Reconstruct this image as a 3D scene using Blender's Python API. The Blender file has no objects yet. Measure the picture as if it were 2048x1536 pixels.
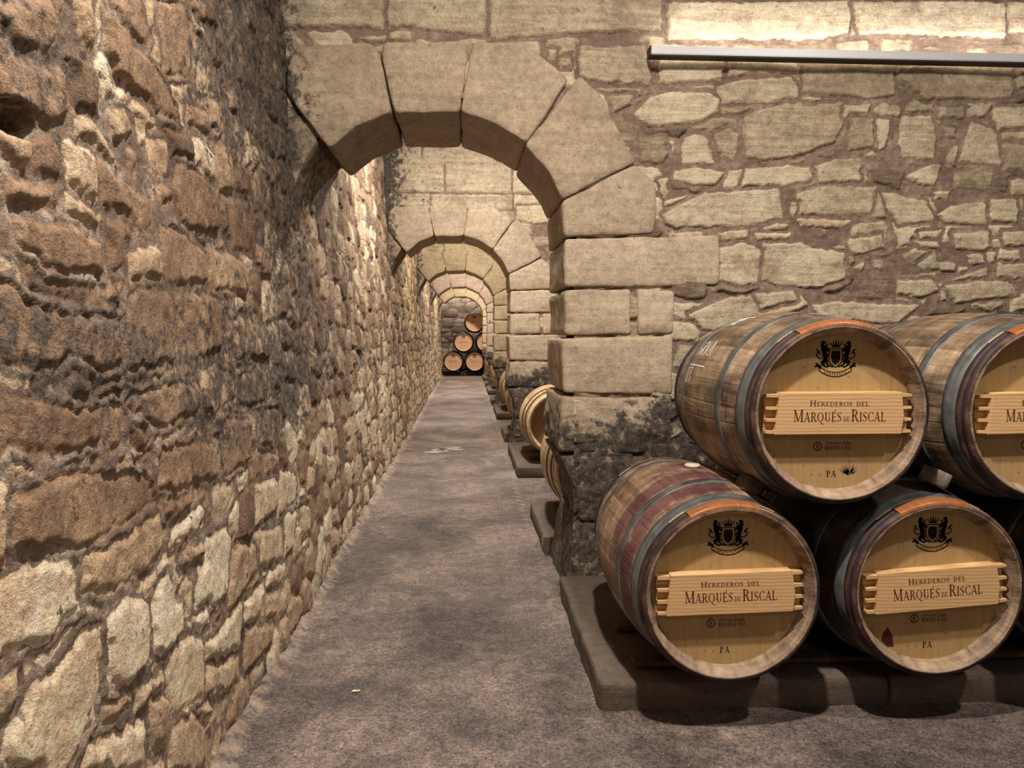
import bpy, math, random
import numpy as np
from mathutils import Vector, Matrix

# ------------------------------------------------------------------ camera
FPX = 1538.0; VX, VY = 933.0, 666.0; EYE = 1.36
_p = math.atan((768-VY)/FPX); _w = math.radians(3.378709729)
FW = np.array([math.sin(_w)*math.cos(_p), math.cos(_w)*math.cos(_p), -math.sin(_p)])
RT = np.array([math.cos(_w), -math.sin(_w), 0.0]); UP = np.cross(RT, FW)
CAM = np.array([0, 0, EYE])
def at_y(px, py, Y):
    d = FW*FPX + RT*(px-1024) + UP*(768-py); return CAM + d*(Y/d[1])
def at_x(px, py, X):
    d = FW*FPX + RT*(px-1024) + UP*(768-py); return CAM + d*(X/d[0])
sc = bpy.context.scene
col = sc.collection
cd = bpy.data.cameras.new('camera'); cam = bpy.data.objects.new('camera', cd); col.objects.link(cam)
cd.sensor_width = 36; cd.lens = FPX/2048*36; cd.clip_start = .05; cd.clip_end = 100
cam.location = (0, 0, EYE)
cam.rotation_euler = Matrix((RT, UP, -FW)).transposed().to_euler()
sc.camera = cam

# ------------------------------------------------------------------ world, exposure, lamps
sc.view_settings.view_transform = 'Standard'; sc.view_settings.look = 'None'
sc.view_settings.gamma = 1; sc.view_settings.use_curve_mapping = False
sc.view_settings.exposure = 0.0
wd = bpy.data.worlds.new('cellar_air'); sc.world = wd; wd.use_nodes = True
wd.node_tree.nodes['Background'].inputs[0].default_value = (1.0, .84, .70, 1)
wd.node_tree.nodes['Background'].inputs[1].default_value = 0.07
PERIOD = 4.9; D1 = 3.95; THICK = .70
ARCHES = [D1+PERIOD*k for k in range(5)]
ENDY = 25.75
def lamp(x, y, z, power, size, colr, aim=None, sy=None):
    l = bpy.data.lights.new('ceiling_lamp_light', 'AREA'); l.energy = power; l.size = size
    if sy: l.shape = 'RECTANGLE'; l.size_y = sy
    l.color = colr
    o = bpy.data.objects.new('ceiling_lamp_light', l); col.objects.link(o); o.location = (x, y, z)
    if aim is not None:
        o.rotation_euler = (Vector(aim)-Vector((x, y, z))).to_track_quat('-Z', 'Y').to_euler()
    return o
WARM = (1, .885, .785); PALE = (1, .90, .83)
lamp(.30, 1.32, 4.0, 190, .12, WARM)
lamp(2.7, 1.1, 3.9, 85, .12, WARM)  # added fill lamp, brightens the right of the front wall and the left wall
lamp(.4, -2.6, 3.9, 30, .3, WARM)  # added fill lamp, unseen behind the camera, in place of a further bay lamp
for k in range(1, 5):
    lamp(.35, 1.30+PERIOD*k+.6, 3.9, [0, 190, 150, 190, 230][k], .25, [0, (1, .89, .80), (1, .87, .68), (1, .85, .80), (1, .88, .68)][k])
lamp(-.1, 24.9, 3.7, 60, .2, (1, .88, .86))
# the LED tube lying in the trunking shines up the wall
lamp(2.95, 3.84, 2.80, 9.5, 4.0, (1, .91, .86), aim=(2.95, 3.93, 3.25), sy=.03)

# ------------------------------------------------------------------ numpy noise
rng = np.random.RandomState(7)
PM = rng.permutation(256).astype(np.int64); PV = rng.rand(256)
def hsh(i, j, k):
    return PV[PM[(PM[(PM[i & 255]+j) & 255]+k) & 255]]
def vn(x, y, z=0.0, s=0):
    x = np.asarray(x, float); y = np.asarray(y, float)+s*17.31; z = np.asarray(z, float)+s*5.7+0*x
    i = np.floor(x).astype(np.int64); j = np.floor(y).astype(np.int64); k = np.floor(z).astype(np.int64)
    a = x-i; b = y-j; c = z-k
    a = a*a*(3-2*a); b = b*b*(3-2*b); c = c*c*(3-2*c)
    r = 0
    for di, wa in ((0, 1-a), (1, a)):
        for dj, wb in ((0, 1-b), (1, b)):
            for dk, wc in ((0, 1-c), (1, c)):
                r = r + wa*wb*wc*hsh(i+di, j+dj, k+dk)
    return r
def fbm(x, y, z=0.0, o=4, s=0, g=.5):
    r = 0; amp = 1; tot = 0; f = 1
    for n in range(o):
        r = r+amp*vn(np.asarray(x)*f, np.asarray(y)*f, np.asarray(z)*f, s+n*3); tot += amp; amp *= g; f *= 2.03
    return r/tot
def sstep(a, b, x):
    t = np.clip((x-a)/(b-a), 0, 1); return t*t*(3-2*t)

# ------------------------------------------------------------------ mesh helpers
def tag(o, label=None, cat=None, group=None, kind=None):
    if label: o['label'] = label
    if cat: o['category'] = cat
    if group: o['group'] = group
    if kind: o['kind'] = kind
    return o
def empty(name, loc=(0, 0, 0)):
    o = bpy.data.objects.new(name, None); col.objects.link(o); o.location = loc; o.empty_display_size = .1
    return o
def mk(name, V, F, mat, parent=None, attrs=None, smooth=True):
    me = bpy.data.meshes.new(name)
    V = np.asarray(V, np.float32)
    if isinstance(F, np.ndarray):
        me.vertices.add(len(V)); me.vertices.foreach_set('co', V.ravel())
        me.loops.add(F.size); me.loops.foreach_set('vertex_index', F.astype(np.int32).ravel())
        me.polygons.add(len(F)); me.polygons.foreach_set('loop_start', np.arange(0, F.size, 4, dtype=np.int32))
        me.update(calc_edges=True)
    else:
        me.from_pydata([tuple(map(float, v)) for v in V], [], F)
    for k, a in (attrs or {}).items():
        at = me.attributes.new(k, 'FLOAT', 'POINT'); at.data.foreach_set('value', np.asarray(a, np.float32).ravel())
    if smooth:
        me.polygons.foreach_set('use_smooth', np.ones(len(me.polygons), bool))
    me.validate(); me.update()
    me.materials.append(mat)
    o = bpy.data.objects.new(name, me); col.objects.link(o)
    if parent: o.parent = parent
    return o
class MB:
    """collects pieces of one mesh"""
    def __init__(s): s.V = []; s.F = []; s.A = {'tone': [], 'mort': [], 'soot': []}; s.n = 0
    def add(s, V, F, tone=.5, mort=0., soot=0.):
        V = np.asarray(V, float).reshape(-1, 3)
        s.V.append(V); s.F += [tuple(int(i)+s.n for i in f) for f in F]; s.n += len(V)
        for k, a in (('tone', tone), ('mort', mort), ('soot', soot)):
            s.A[k].append(np.zeros(len(V))+a)
    def obj(s, name, mat, parent=None, smooth=True):
        return mk(name, np.concatenate(s.V), s.F, mat, parent, {k: np.concatenate(a) for k, a in s.A.items()}, smooth)
def box(m, x0, x1, y0, y1, z0, z1, **k):
    V = [(x, y, z) for x in (x0, x1) for y in (y0, y1) for z in (z0, z1)]
    F = [(0, 1, 3, 2), (4, 6, 7, 5), (0, 4, 5, 1), (2, 3, 7, 6), (0, 2, 6, 4), (1, 5, 7, 3)]
    m.add(V, F, **k)
def gridF(nu, nv):
    i = np.arange(nu-1)[:, None]*nv+np.arange(nv-1)[None]
    return np.stack([i, i+nv, i+nv+1, i+1], -1).reshape(-1, 4)
def rough_box(m, x0, x1, y0, y1, z0, z1, res=.03, rad=.012, amp=.006, seed=0, tone=.5, mort=0., soot=None, wob=0.):
    c = np.array([(x0+x1)/2, (y0+y1)/2, (z0+z1)/2]); h = np.array([x1-x0, y1-y0, z1-z0])/2
    for ax in range(3):
        for sg in (-1, 1):
            a, b = [(1, 2), (2, 0), (0, 1)][ax]
            na = max(3, int(2*h[a]/res)+1); nb = max(3, int(2*h[b]/res)+1)
            def sp(n, hh):
                t = np.linspace(-1, 1, n); e = min(.9, 1-rad/hh*.5)
                return np.sort(np.concatenate([t, [-e, e]]))*hh
            A, B = np.meshgrid(sp(na, h[a]), sp(nb, h[b]), indexing='ij')
            P = np.zeros(A.shape+(3,)); P[..., a] = A; P[..., b] = B; P[..., ax] = sg*h[ax]
            Q = np.clip(P, -(h-rad), h-rad); D = P-Q
            N = D/np.maximum(np.linalg.norm(D, axis=-1, keepdims=True), 1e-9)
            W = Q+N*rad+c
            n = fbm(W[..., 0]*9, W[..., 1]*9, W[..., 2]*9, 4, seed)-.5
            n2 = fbm(W[..., 0]*2.2, W[..., 1]*2.2, W[..., 2]*2.2, 2, seed+5)-.5
            W = W+N*(n*amp*2+n2*wob*2)[..., None]
            F = gridF(*A.shape)
            if sg < 0: F = F[:, ::-1]
            s = soot(W) if callable(soot) else (soot or 0.)
            m.add(W.reshape(-1, 3), F, tone=tone, mort=mort, soot=np.asarray(s).ravel() if np.ndim(s) else s)
def prism(m, pts, y0, y1, **k):
    """polygon in local x,z pulled from y0 (front) to y1"""
    n = len(pts)
    V = [(x, y0, z) for x, z in pts]+[(x, y1, z) for x, z in pts]
    F = [tuple(range(n)), tuple(range(2*n-1, n-1, -1))]+[(i, i+n, (i+1) % n+n, (i+1) % n) for i in range(n)]
    m.add(V, F, **k)

# ------------------------------------------------------------------ materials
class NT:
    def __init__(s, name):
        s.m = bpy.data.materials.new(name); s.m.use_nodes = True; s.t = s.m.node_tree
        s.b = s.t.nodes['Principled BSDF']; s.pos = None
    def n(s, typ, **k):
        o = s.t.nodes.new(typ)
        for a, v in k.items(): setattr(o, a, v)
        return o
    def put(s, sock, v):
        if hasattr(v, 'is_linked') or isinstance(v, bpy.types.NodeSocket): s.t.links.new(v, sock)
        elif isinstance(v, (tuple, list)) and len(v) == 3 and sock.type == 'RGBA': sock.default_value = (*v, 1)
        else: sock.default_value = v
    def math(s, op, a, b=0., c=0., clamp=False):
        o = s.n('ShaderNodeMath', operation=op, use_clamp=clamp); s.put(o.inputs[0], a); s.put(o.inputs[1], b); s.put(o.inputs[2], c); return o.outputs[0]
    def attr(s, name): return s.n('ShaderNodeAttribute', attribute_name=name).outputs['Fac']
    def coord(s, obj=True):
        return s.n('ShaderNodeTexCoord').outputs['Object'] if obj else s.n('ShaderNodeNewGeometry').outputs['Position']
    def scale(s, v, sc_, loc=(0, 0, 0)):
        o = s.n('ShaderNodeMapping'); s.put(o.inputs[0], v); o.inputs['Scale'].default_value = sc_; o.inputs['Location'].default_value = loc; return o.outputs[0]
    def noise(s, v, sc_, det=4, rough=.55, dist=0.):
        o = s.n('ShaderNodeTexNoise'); s.put(o.inputs['Vector'], v); o.inputs['Scale'].default_value = sc_
        o.inputs['Detail'].default_value = det; o.inputs['Roughness'].default_value = rough; o.inputs['Distortion'].default_value = dist
        return o.outputs['Fac']
    def ramp(s, f, stops, inter='LINEAR'):
        o = s.n('ShaderNodeValToRGB'); s.put(o.inputs[0], f); r = o.color_ramp; r.interpolation = inter
        while len(r.elements) < len(stops): r.elements.new(.5)
        for e, (p, c) in zip(r.elements, stops): e.position = p; e.color = (*c, 1) if len(c) == 3 else c
        return o.outputs[0]
    def thr(s, f, a, b):
        o = s.n('ShaderNodeMapRange', interpolation_type='SMOOTHSTEP'); s.put(o.inputs[0], f)
        o.inputs[1].default_value = a; o.inputs[2].default_value = b; o.inputs[3].default_value = 0; o.inputs[4].default_value = 1; return o.outputs[0]
    def mix(s, f, a, b, mode='MIX'):
        o = s.n('ShaderNodeMix', data_type='RGBA', blend_type=mode); s.put(o.inputs[0], f); s.put(o.inputs[6], a); s.put(o.inputs[7], b); return o.outputs[2]
    def bump(s, h, dist=.01, st=1., prev=None):
        o = s.n('ShaderNodeBump'); s.put(o.inputs['Height'], h); o.inputs['Distance'].default_value = dist; o.inputs['Strength'].default_value = st
        if prev is not None: s.put(o.inputs['Normal'], prev)
        return o.outputs[0]
    def out(s, colr, rough=.8, normal=None, spec=.3, metal=0.):
        s.put(s.b.inputs['Base Color'], colr); s.put(s.b.inputs['Roughness'], rough); s.b.inputs['Specular IOR Level'].default_value = spec
        s.b.inputs['Metallic'].default_value = metal
        if normal is not None: s.put(s.b.inputs['Normal'], normal)
        return s.m
def plain(name, c, rough=.6, metal=0., spec=.4):
    return NT(name).out(c, rough, None, spec, metal)
def srgb(r, g, b):
    f = lambda v: ((v/255+.055)/1.055)**2.4 if v > 10 else v/255/12.92
    return (f(r), f(g), f(b))

def stone_mat(name, stops, mortar, bed=(3, 3, 26), bedamt=.25, spots=.5, sootc=(.02, .017, .015), bumpd=.012, soot_bias=0., patch=None, rough=.85, spec=.25, hard=.42, grime=.4):
    t = NT(name); P = t.coord(False)
    n1 = t.noise(P, 5, 5, .6); n2 = t.noise(P, 24, 7, .72); nb = t.noise(t.scale(P, bed), 1, 5, .6, .6); n3 = t.noise(P, 110, 4, .7)
    f = t.math('ADD', t.attr('tone'), t.math('MULTIPLY', t.math('SUBTRACT', n1, .5), .55))
    c = t.ramp(f, stops)
    c = t.mix(bedamt, c, t.ramp(nb, [(.3, (.35, .28, .22)), (.5, (.5, .5, .5)), (.72, (.72, .68, .6))]), 'OVERLAY')
    c = t.mix(hard, c, t.ramp(n2, [(.3, (.2, .18, .16)), (.5, (.5, .5, .5)), (.7, (.74, .74, .73))]), 'OVERLAY')
    c = t.mix(hard, c, t.ramp(n3, [(.3, (.28, .27, .26)), (.5, (.5, .5, .5)), (.7, (.7, .7, .7))]), 'OVERLAY')
    if patch: c = t.mix(t.math('MULTIPLY', t.thr(t.noise(P, 2.3, 4, .6), .52, .66), patch[1]), c, patch[0])
    m = t.ramp(t.math('ADD', t.math('MULTIPLY', n2, .6), t.math('MULTIPLY', n1, .5)), [(.35, mortar[0]), (.55, mortar[1]), (.72, mortar[2])])
    me = t.thr(t.math('ADD', t.attr('mort'), t.math('ADD', t.math('MULTIPLY', t.math('SUBTRACT', n2, .5), 1.5), t.math('MULTIPLY', t.math('SUBTRACT', n1, .5), .9))), .36, .62)
    c = t.mix(me, c, m)
    st = t.math('MULTIPLY', t.thr(t.noise(P, 3.1, 7, .7, .6), .50, .66), grime)
    c = t.mix(st, c, (.16, .115, .08))
    # lichen specks and mould, patches with their own ragged outline
    sp = t.math('MULTIPLY', t.thr(t.noise(P, 34, 3, .5), .62, .70), t.thr(n1, .40, .62))
    c = t.mix(t.math('MULTIPLY', sp, spots), c, (.035, .025, .02))
    sn = t.math('ADD', t.math('ADD', t.math('MULTIPLY', t.attr('soot'), .62), soot_bias), t.math('MULTIPLY', t.math('SUBTRACT', t.noise(P, 17, 8, .74), .5), 1.9))
    sm = t.thr(sn, .28, .56)
    dk = t.ramp(t.noise(P, 38, 5, .7), [(.4, sootc), (.6, tuple(v*5.5 for v in sootc))])
    c = t.mix(t.math('MULTIPLY', sm, .93), c, dk)
    h = t.math('ADD', t.math('MULTIPLY', n2, .6), t.math('ADD', t.math('MULTIPLY', n3, .35), t.math('MULTIPLY', nb, .45)))
    return t.out(c, rough, t.bump(h, bumpd, .9), spec)
M = {}
M['front'] = stone_mat('beige_rubble', [(.0, srgb(112, 98, 84)), (.3, srgb(160, 146, 124)), (.6, srgb(188, 176, 152)), (1, srgb(216, 206, 180))],
    (srgb(92, 76, 66), srgb(140, 120, 105), srgb(182, 163, 146)), spots=.4, bed=(3, 3, 34), bedamt=.7, bumpd=.018, hard=.6, grime=.45)
M['left'] = stone_mat('brown_rubble', [(.0, srgb(84, 66, 53)), (.3, srgb(134, 110, 90)), (.55, srgb(166, 142, 116)), (.8, srgb(198, 178, 150)), (1, srgb(216, 204, 180))],
    (srgb(76, 65, 56), srgb(124, 107, 93), srgb(190, 176, 156)), bed=(7, 7, 5), bedamt=.5, spots=.85, sootc=(.03, .024, .02), soot_bias=.02, bumpd=.024, hard=.75, grime=.35)
M['dress'] = stone_mat('dressed_sandstone', [(.0, srgb(132, 118, 100)), (.35, srgb(176, 160, 138)), (.7, srgb(194, 179, 156)), (1, srgb(206, 193, 168))],
    (srgb(60, 48, 38), srgb(84, 68, 56), srgb(108, 90, 74)), bed=(1.6, 1.6, 22), bedamt=.32, spots=.3, bumpd=.011, hard=.5, grime=.22)
def floor_mat():
    t = NT('worn_concrete'); P = t.coord(False)
    n1 = t.noise(P, 1.6, 6, .62, .5); n2 = t.noise(P, 14, 8, .75); n3 = t.noise(P, 75, 6, .8)
    c = t.ramp(t.math('ADD', t.math('MULTIPLY', n1, .8), t.math('MULTIPLY', n2, .25)), [(.38, srgb(78, 70, 67)), (.52, srgb(114, 102, 96)), (.66, srgb(150, 134, 123))])
    n4 = t.noise(P, 190, 3, .6)
    c = t.mix(.9, c, t.ramp(n4, [(.34, (.2, .2, .2)), (.5, (.5, .5, .5)), (.66, (.78, .77, .76))]), 'OVERLAY')
    c = t.mix(1.0, c, t.ramp(n3, [(.36, (.14, .14, .14)), (.5, (.5, .5, .5)), (.68, (.74, .74, .74))]), 'OVERLAY')
    c = t.mix(.6, c, t.ramp(n2, [(.35, (.26, .26, .26)), (.5, (.5, .5, .5)), (.65, (.68, .68, .68))]), 'OVERLAY')
    c = t.mix(t.thr(t.noise(P, 150, 2, .4), .735, .76), c, srgb(205, 195, 180))
    c = t.mix(t.thr(t.math('ADD', t.attr('mort'), t.math('MULTIPLY', t.math('SUBTRACT', n2, .5), 1.2)), .35, .85), c, srgb(188, 168, 144))
    return t.out(c, t.math('ADD', t.math('MULTIPLY', n2, .3), .38), t.bump(t.math('ADD', n3, n2), .006, 1.), .4)
M['floor'] = floor_mat()
M['plinth'] = stone_mat('grey_kerb_stone', [(.0, srgb(70, 62, 54)), (.5, srgb(100, 89, 79)), (1, srgb(128, 115, 102))],
    (srgb(80, 70, 60), srgb(110, 96, 84), srgb(140, 124, 108)), bedamt=.1, spots=.2, bumpd=.008)
M['plaster'] = plain('ceiling_plaster', srgb(150, 132, 110), .95)

def stave_mat(name, stops, drip=.7, wine=False):
    t = NT(name); P = t.coord(True)
    g = t.noise(t.scale(P, (26, 2.2, 26)), 1, 6, .6, .5); n = t.noise(P, 7, 5, .6); fine = t.noise(t.scale(P, (140, 9, 140)), 1, 3, .5)
    f = t.math('ADD', t.math('MULTIPLY', t.attr('tone'), .2), t.math('ADD', t.math('MULTIPLY', g, .85), t.math('MULTIPLY', t.math('SUBTRACT', n, .5), .7)))
    c = t.ramp(f, stops)
    c = t.mix(.55, c, t.ramp(t.noise(t.scale(P, (5, 75, 5)), 1, 6, .65, .4), [(.32, (.2, .19, .18)), (.5, (.5, .5, .5)), (.68, (.72, .71, .7))]), 'OVERLAY')
    c = t.mix(.5, c, t.ramp(t.noise(P, 12, 7, .75), [(.34, (.2, .18, .17)), (.5, (.5, .5, .5)), (.66, (.72, .72, .72))]), 'OVERLAY')
    d = t.math('MULTIPLY', t.thr(t.noise(t.scale(P, (4, 9, 4), (3, 1, 2)), 1.4, 6, .7, .8), .56, .64), drip)
    c = t.mix(d, c, srgb(44, 34, 38))
    if wine:
        w = t.thr(t.math('ADD', t.attr('soot'), t.math('MULTIPLY', t.math('SUBTRACT', t.noise(t.scale(P, (1, 2.2, 1)), 5, 7, .72), .5), 2.6)), .4, .75)
        c = t.mix(t.math('MULTIPLY', w, .72), c, srgb(78, 34, 50))
    c = t.mix(t.attr('mort'), c, srgb(40, 28, 20))
    return t.out(c, .62, t.bump(t.math('ADD', g, fine), .0025, .8), .3)
OAK = [(.3, srgb(74, 62, 51)), (.5, srgb(122, 103, 82)), (.68, srgb(154, 134, 108)), (.9, srgb(180, 160, 132))]
M['stave'] = stave_mat('weathered_oak', OAK)
M['stave_wine'] = stave_mat('wine_stained_oak', [(.3, srgb(84, 64, 52)), (.5, srgb(136, 110, 88)), (.68, srgb(164, 136, 110)), (.9, srgb(186, 160, 130))], .8, True)
M['stave_dark'] = stave_mat('dark_oak_with_gap_shade', [(.2, srgb(40, 32, 28)), (.6, srgb(72, 58, 47)), (1, srgb(104, 86, 68))], .8)  # dark oak, deepened so the shade between the barrels sits in the colour
M['stave_new'] = stave_mat('new_pale_oak', [(.2, srgb(168, 136, 98)), (.6, srgb(206, 176, 134)), (1, srgb(222, 196, 156))], .1)
def head_mat(name, a, b, c3):
    t = NT(name); P = t.coord(True)
    g = t.noise(t.scale(P, (55, 10, 3)), 1, 5, .6, .4); n = t.noise(P, 6, 4, .6)
    f = t.math('ADD', t.math('MULTIPLY', t.attr('tone'), .35), t.math('ADD', t.math('MULTIPLY', g, .5), t.math('MULTIPLY', n, .3)))
    c = t.ramp(f, [(.3, a), (.6, b), (.9, c3)])
    c = t.mix(t.math('MULTIPLY', t.thr(t.noise(P, 60, 2, .4), .70, .74), .55), c, srgb(96, 66, 36))
    return t.out(c, .55, t.bump(g, .001, .6), .35)
M['head'] = head_mat('oak_head', srgb(140, 112, 72), srgb(166, 137, 92), srgb(184, 157, 112))
M['head_far'] = head_mat('rosy_oak_head', srgb(188, 142, 118), srgb(214, 170, 144), srgb(228, 188, 162))
def bar_mat():
    t = NT('pale_pine_bar'); P = t.coord(True)
    w = t.n('ShaderNodeTexWave', wave_type='BANDS', bands_direction='Z'); t.put(w.inputs['Vector'], t.scale(P, (.55, 1, 1))); w.inputs['Scale'].default_value = 26
    w.inputs['Distortion'].default_value = 3.2; w.inputs['Detail'].default_value = 2.5; w.inputs['Detail Scale'].default_value = .9
    g = t.noise(t.scale(P, (5, 30, 160)), 1, 4, .6)
    c = t.ramp(t.math('ADD', t.math('MULTIPLY', w.outputs['Fac'], .26), t.math('MULTIPLY', g, .6)), [(.2, srgb(176, 138, 94)), (.5, srgb(204, 168, 120)), (.85, srgb(218, 186, 140))])
    return t.out(c, .5, t.bump(g, .0008, .5), .35)
M['bar'] = bar_mat()
M['chime'] = stave_mat('pale_chime_wood', [(.32, srgb(78, 64, 54)), (.5, srgb(136, 116, 96)), (.85, srgb(172, 151, 126))], .15)
def hoopwood():
    t = NT('dark_chestnut_hoop'); P = t.coord(True)
    n = t.noise(t.scale(P, (8, 60, 8)), 1, 5, .6); k = t.noise(P, 14, 5, .6)
    c = t.ramp(t.math('ADD', t.math('MULTIPLY', n, .5), t.math('MULTIPLY', k, .5)), [(.38, srgb(26, 20, 22)), (.52, srgb(58, 42, 40)), (.68, srgb(122, 90, 72))])
    return t.out(c, .6, t.bump(n, .002, .8), .35)
M['hoopwood'] = hoopwood()
def galv():
    t = NT('galvanised_hoop'); P = t.coord(True)
    n = t.noise(P, 9, 6, .65); k = t.noise(t.scale(P, (5, 60, 5)), 1, 4, .6)
    c = t.ramp(t.math('ADD', t.math('MULTIPLY', n, .6), t.math('MULTIPLY', k, .4)), [(.34, srgb(44, 44, 46)), (.5, srgb(96, 99, 99)), (.68, srgb(134, 138, 136))])
    c = t.mix(t.math('MULTIPLY', t.thr(t.noise(P, 6, 7, .75), .55, .63), .7), c, srgb(40, 36, 38))
    return t.out(c, .5, t.bump(k, .001, .4), .4, .35)
M['galv'] = galv()
M['hoop_black'] = plain('blackened_hoop', srgb(26, 22, 22), .5, .3)
def wicker():
    t = NT('orange_wicker'); P = t.coord(True)
    n = t.noise(P, 30, 3, .6)
    c = t.ramp(t.math('ADD', t.math('MULTIPLY', t.attr('tone'), .7), t.math('MULTIPLY', n, .4)), [(.15, srgb(66, 36, 18)), (.5, srgb(132, 80, 42)), (.95, srgb(178, 116, 66))])
    return t.out(c, .38, None, .5)
M['wicker'] = wicker()
M['cane'] = plain('pale_cane_tie', srgb(206, 180, 128), .6)
M['hoop_new'] = stave_mat('peeled_pale_hoop', [(.2, srgb(196, 168, 126)), (.6, srgb(222, 198, 158)), (1, srgb(232, 212, 176))], 0)
M['ink'] = plain('branding_ink', srgb(84, 48, 28), .8, 0, .1)
M['print'] = plain('black_print', srgb(28, 20, 14), .8, 0, .1)
M['chalk'] = plain('white_chalk', srgb(226, 220, 210), .9)
M['bung'] = plain('cream_silicone_bung', srgb(212, 200, 182), .4)
M['wood_dark'] = stave_mat('old_chock_wood', [(.2, srgb(50, 38, 28)), (.6, srgb(86, 66, 48)), (1, srgb(120, 96, 70))], .3)
M['steel'] = plain('trunking_metal', srgb(206, 210, 214), .4, .1)
M['steel_dark'] = plain('shaded_trunking_metal', srgb(52, 46, 42), .6)  # dark tone puts the shade below the trunking into the metal's colour
M['paper'] = plain('paper_scrap', srgb(220, 205, 165), .9)
M['patch'] = plain('spilled_plaster', srgb(176, 166, 158), .9)
led = NT('led_strip'); led.b.inputs['Emission Color'].default_value = (1, .86, .74, 1); led.b.inputs['Emission Strength'].default_value = 6; M['led'] = led.m

# ------------------------------------------------------------------ rubble height fields
def poly_sdf(U, V, poly):
    P = np.array(poly, float); n = len(P); d2 = np.full(U.shape, 1e9); ins = np.zeros(U.shape, bool)
    for i in range(n):
        a = P[i]; b = P[(i+1) % n]; e = b-a
        wx = U-a[0]; wy = V-a[1]; t = np.clip((wx*e[0]+wy*e[1])/max(e@e, 1e-12), 0, 1)
        d2 = np.minimum(d2, (wx-e[0]*t)**2+(wy-e[1]*t)**2)
        c = ((P[i][1] > V) != (b[1] > V)) & (U < (e[0])*(V-a[1])/((e[1]) if abs(e[1]) > 1e-12 else 1e-12)+a[0])
        ins ^= c
    d = np.sqrt(d2); return np.where(ins, d, -d)
def rubble(U, V, polys, cu, cv, seed, gap=.012, edge=.03, sh=.035, warp=.02, wf=7., drop=.15, rnd=.6, pedge=None, pin=0.0):
    W1 = (fbm(U*wf, V*wf, 0, 3, seed)-.5)*2*warp; W2 = (fbm(U*wf, V*wf, 9, 3, seed+1)-.5)*2*warp
    W3 = (fbm(U*wf*5, V*wf*5, 3, 2, seed+2)-.5)*warp*.6
    u = U+W1+W3; v = V+W2+W3*.8
    vi = v/cv+.6*(vn(U*.9, V*.3, 0, seed+4)-.5); row = np.floor(vi).astype(np.int64)
    F1 = np.full(U.shape, 9.); F2 = F1.copy(); ID = np.zeros(U.shape); SU = np.zeros(U.shape); SV = np.zeros(U.shape)
    for dr in (-1, 0, 1):
        r = row+dr; off = hsh(r, 3+seed, 5)*3
        uu = u/cu+off; cc = np.floor(uu).astype(np.int64)
        for dc in (-1, 0, 1):
            c = cc+dc
            h1 = hsh(c, r, seed+1); h2 = hsh(c, r, seed+2); h3 = hsh(c, r, seed+3)
            du = uu-(c+.5+(h1-.5)*rnd); dv = vi-(r+.5+(h2-.5)*rnd*.7)
            w = .8+.45*h3
            d = (np.abs(du)**2.6+np.abs(dv)**2.6)**(1/2.6)/w
            m = d < F1
            F2 = np.where(m, F1, np.minimum(F2, d)); F1 = np.where(m, d, F1); ID = np.where(m, hsh(c, r, seed+9), ID)
            SU = np.where(m, du, SU); SV = np.where(m, dv, SV)
    dist = (F2-F1)*.5*min(cu, cv)*1.05-gap
    dist = np.where(ID < drop, dist-.03*(drop-ID)/drop*2, dist)
    tone = (ID*7.13) % 1; rid = (ID*13.7) % 1
    H = sh*(.55+.9*rid)
    tilt = (SU*(rid-.5)+SV*((ID*31.) % 1-.5))*sh*1.1
    pin_d = np.full(U.shape, -9.); 
    for k, item in enumerate(polys):
        P = np.array(item['p']); c = P.mean(0)
        x0, z0 = P.min(0)-.09; x1, z1 = P.max(0)+.09
        m = (U > x0) & (U < x1) & (V > z0) & (V < z1)
        if not m.any(): continue
        uu = U[m]+W1[m]*.4+W3[m]*1.3; vv = V[m]+W2[m]*.4+W3[m]*1.1
        d = poly_sdf(uu, vv, P)+.004
        old = dist[m]; take = d > -pin
        g = np.where(d > 0, d, np.minimum(old, -d-.018))
        dist[m] = g
        tn = tone[m]; tn[d > -.004] = item.get('t', hsh(np.array(k), np.array(seed), np.array(4))); tone[m] = tn
        hh = H[m]; hh[d > -.004] = item.get('h', sh*(.8+.5*float(hsh(np.array(k), np.array(2), np.array(seed))))); H[m] = hh
        tt = tilt[m]; a1 = float(hsh(np.array(k), np.array(7), np.array(seed)))-.5; a2 = float(hsh(np.array(k), np.array(8), np.array(seed)))-.5
        q = item.get('tilt', 1.)*.12
        tt[d > -.004] = ((uu-c[0])*a1*q+(vv-c[1])*a2*q)[d > -.004]; tilt[m] = tt
    body = sstep(0, edge, dist)
    n_s = fbm(U*16, V*16, tone*9, 4, seed+6)-.5; n_m = fbm(U*30, V*30, 2, 3, seed+7)-.5; n_b = fbm(U*5, V*5, tone*30, 2, seed+8)-.5
    h = body*(H+tilt+n_s*sh*.55+n_b*sh*.7)+(1-body)*(n_m*.016)
    mort = 1-sstep(-.011, .012, dist)
    return h, tone, mort, dist
def field(name, us, vs, fn, mat, hole=None, parent=None, kind='structure'):
    U, V = np.meshgrid(us, vs, indexing='ij')
    P, tone, mort, soot = fn(U, V)
    F = gridF(len(us), len(vs))
    if hole is not None:
        hm = hole(U, V).ravel(); F = F[~(hm[F].all(1))]
    o = mk(name, P.reshape(-1, 3), F, mat, parent, {'tone': tone, 'mort': mort, 'soot': soot})
    if kind: o['kind'] = kind
    return o
def npx(lst, off, s, fn): return [tuple(fn(off[0]+x/s, off[1]+y/s)) for x, y in lst]

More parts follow.
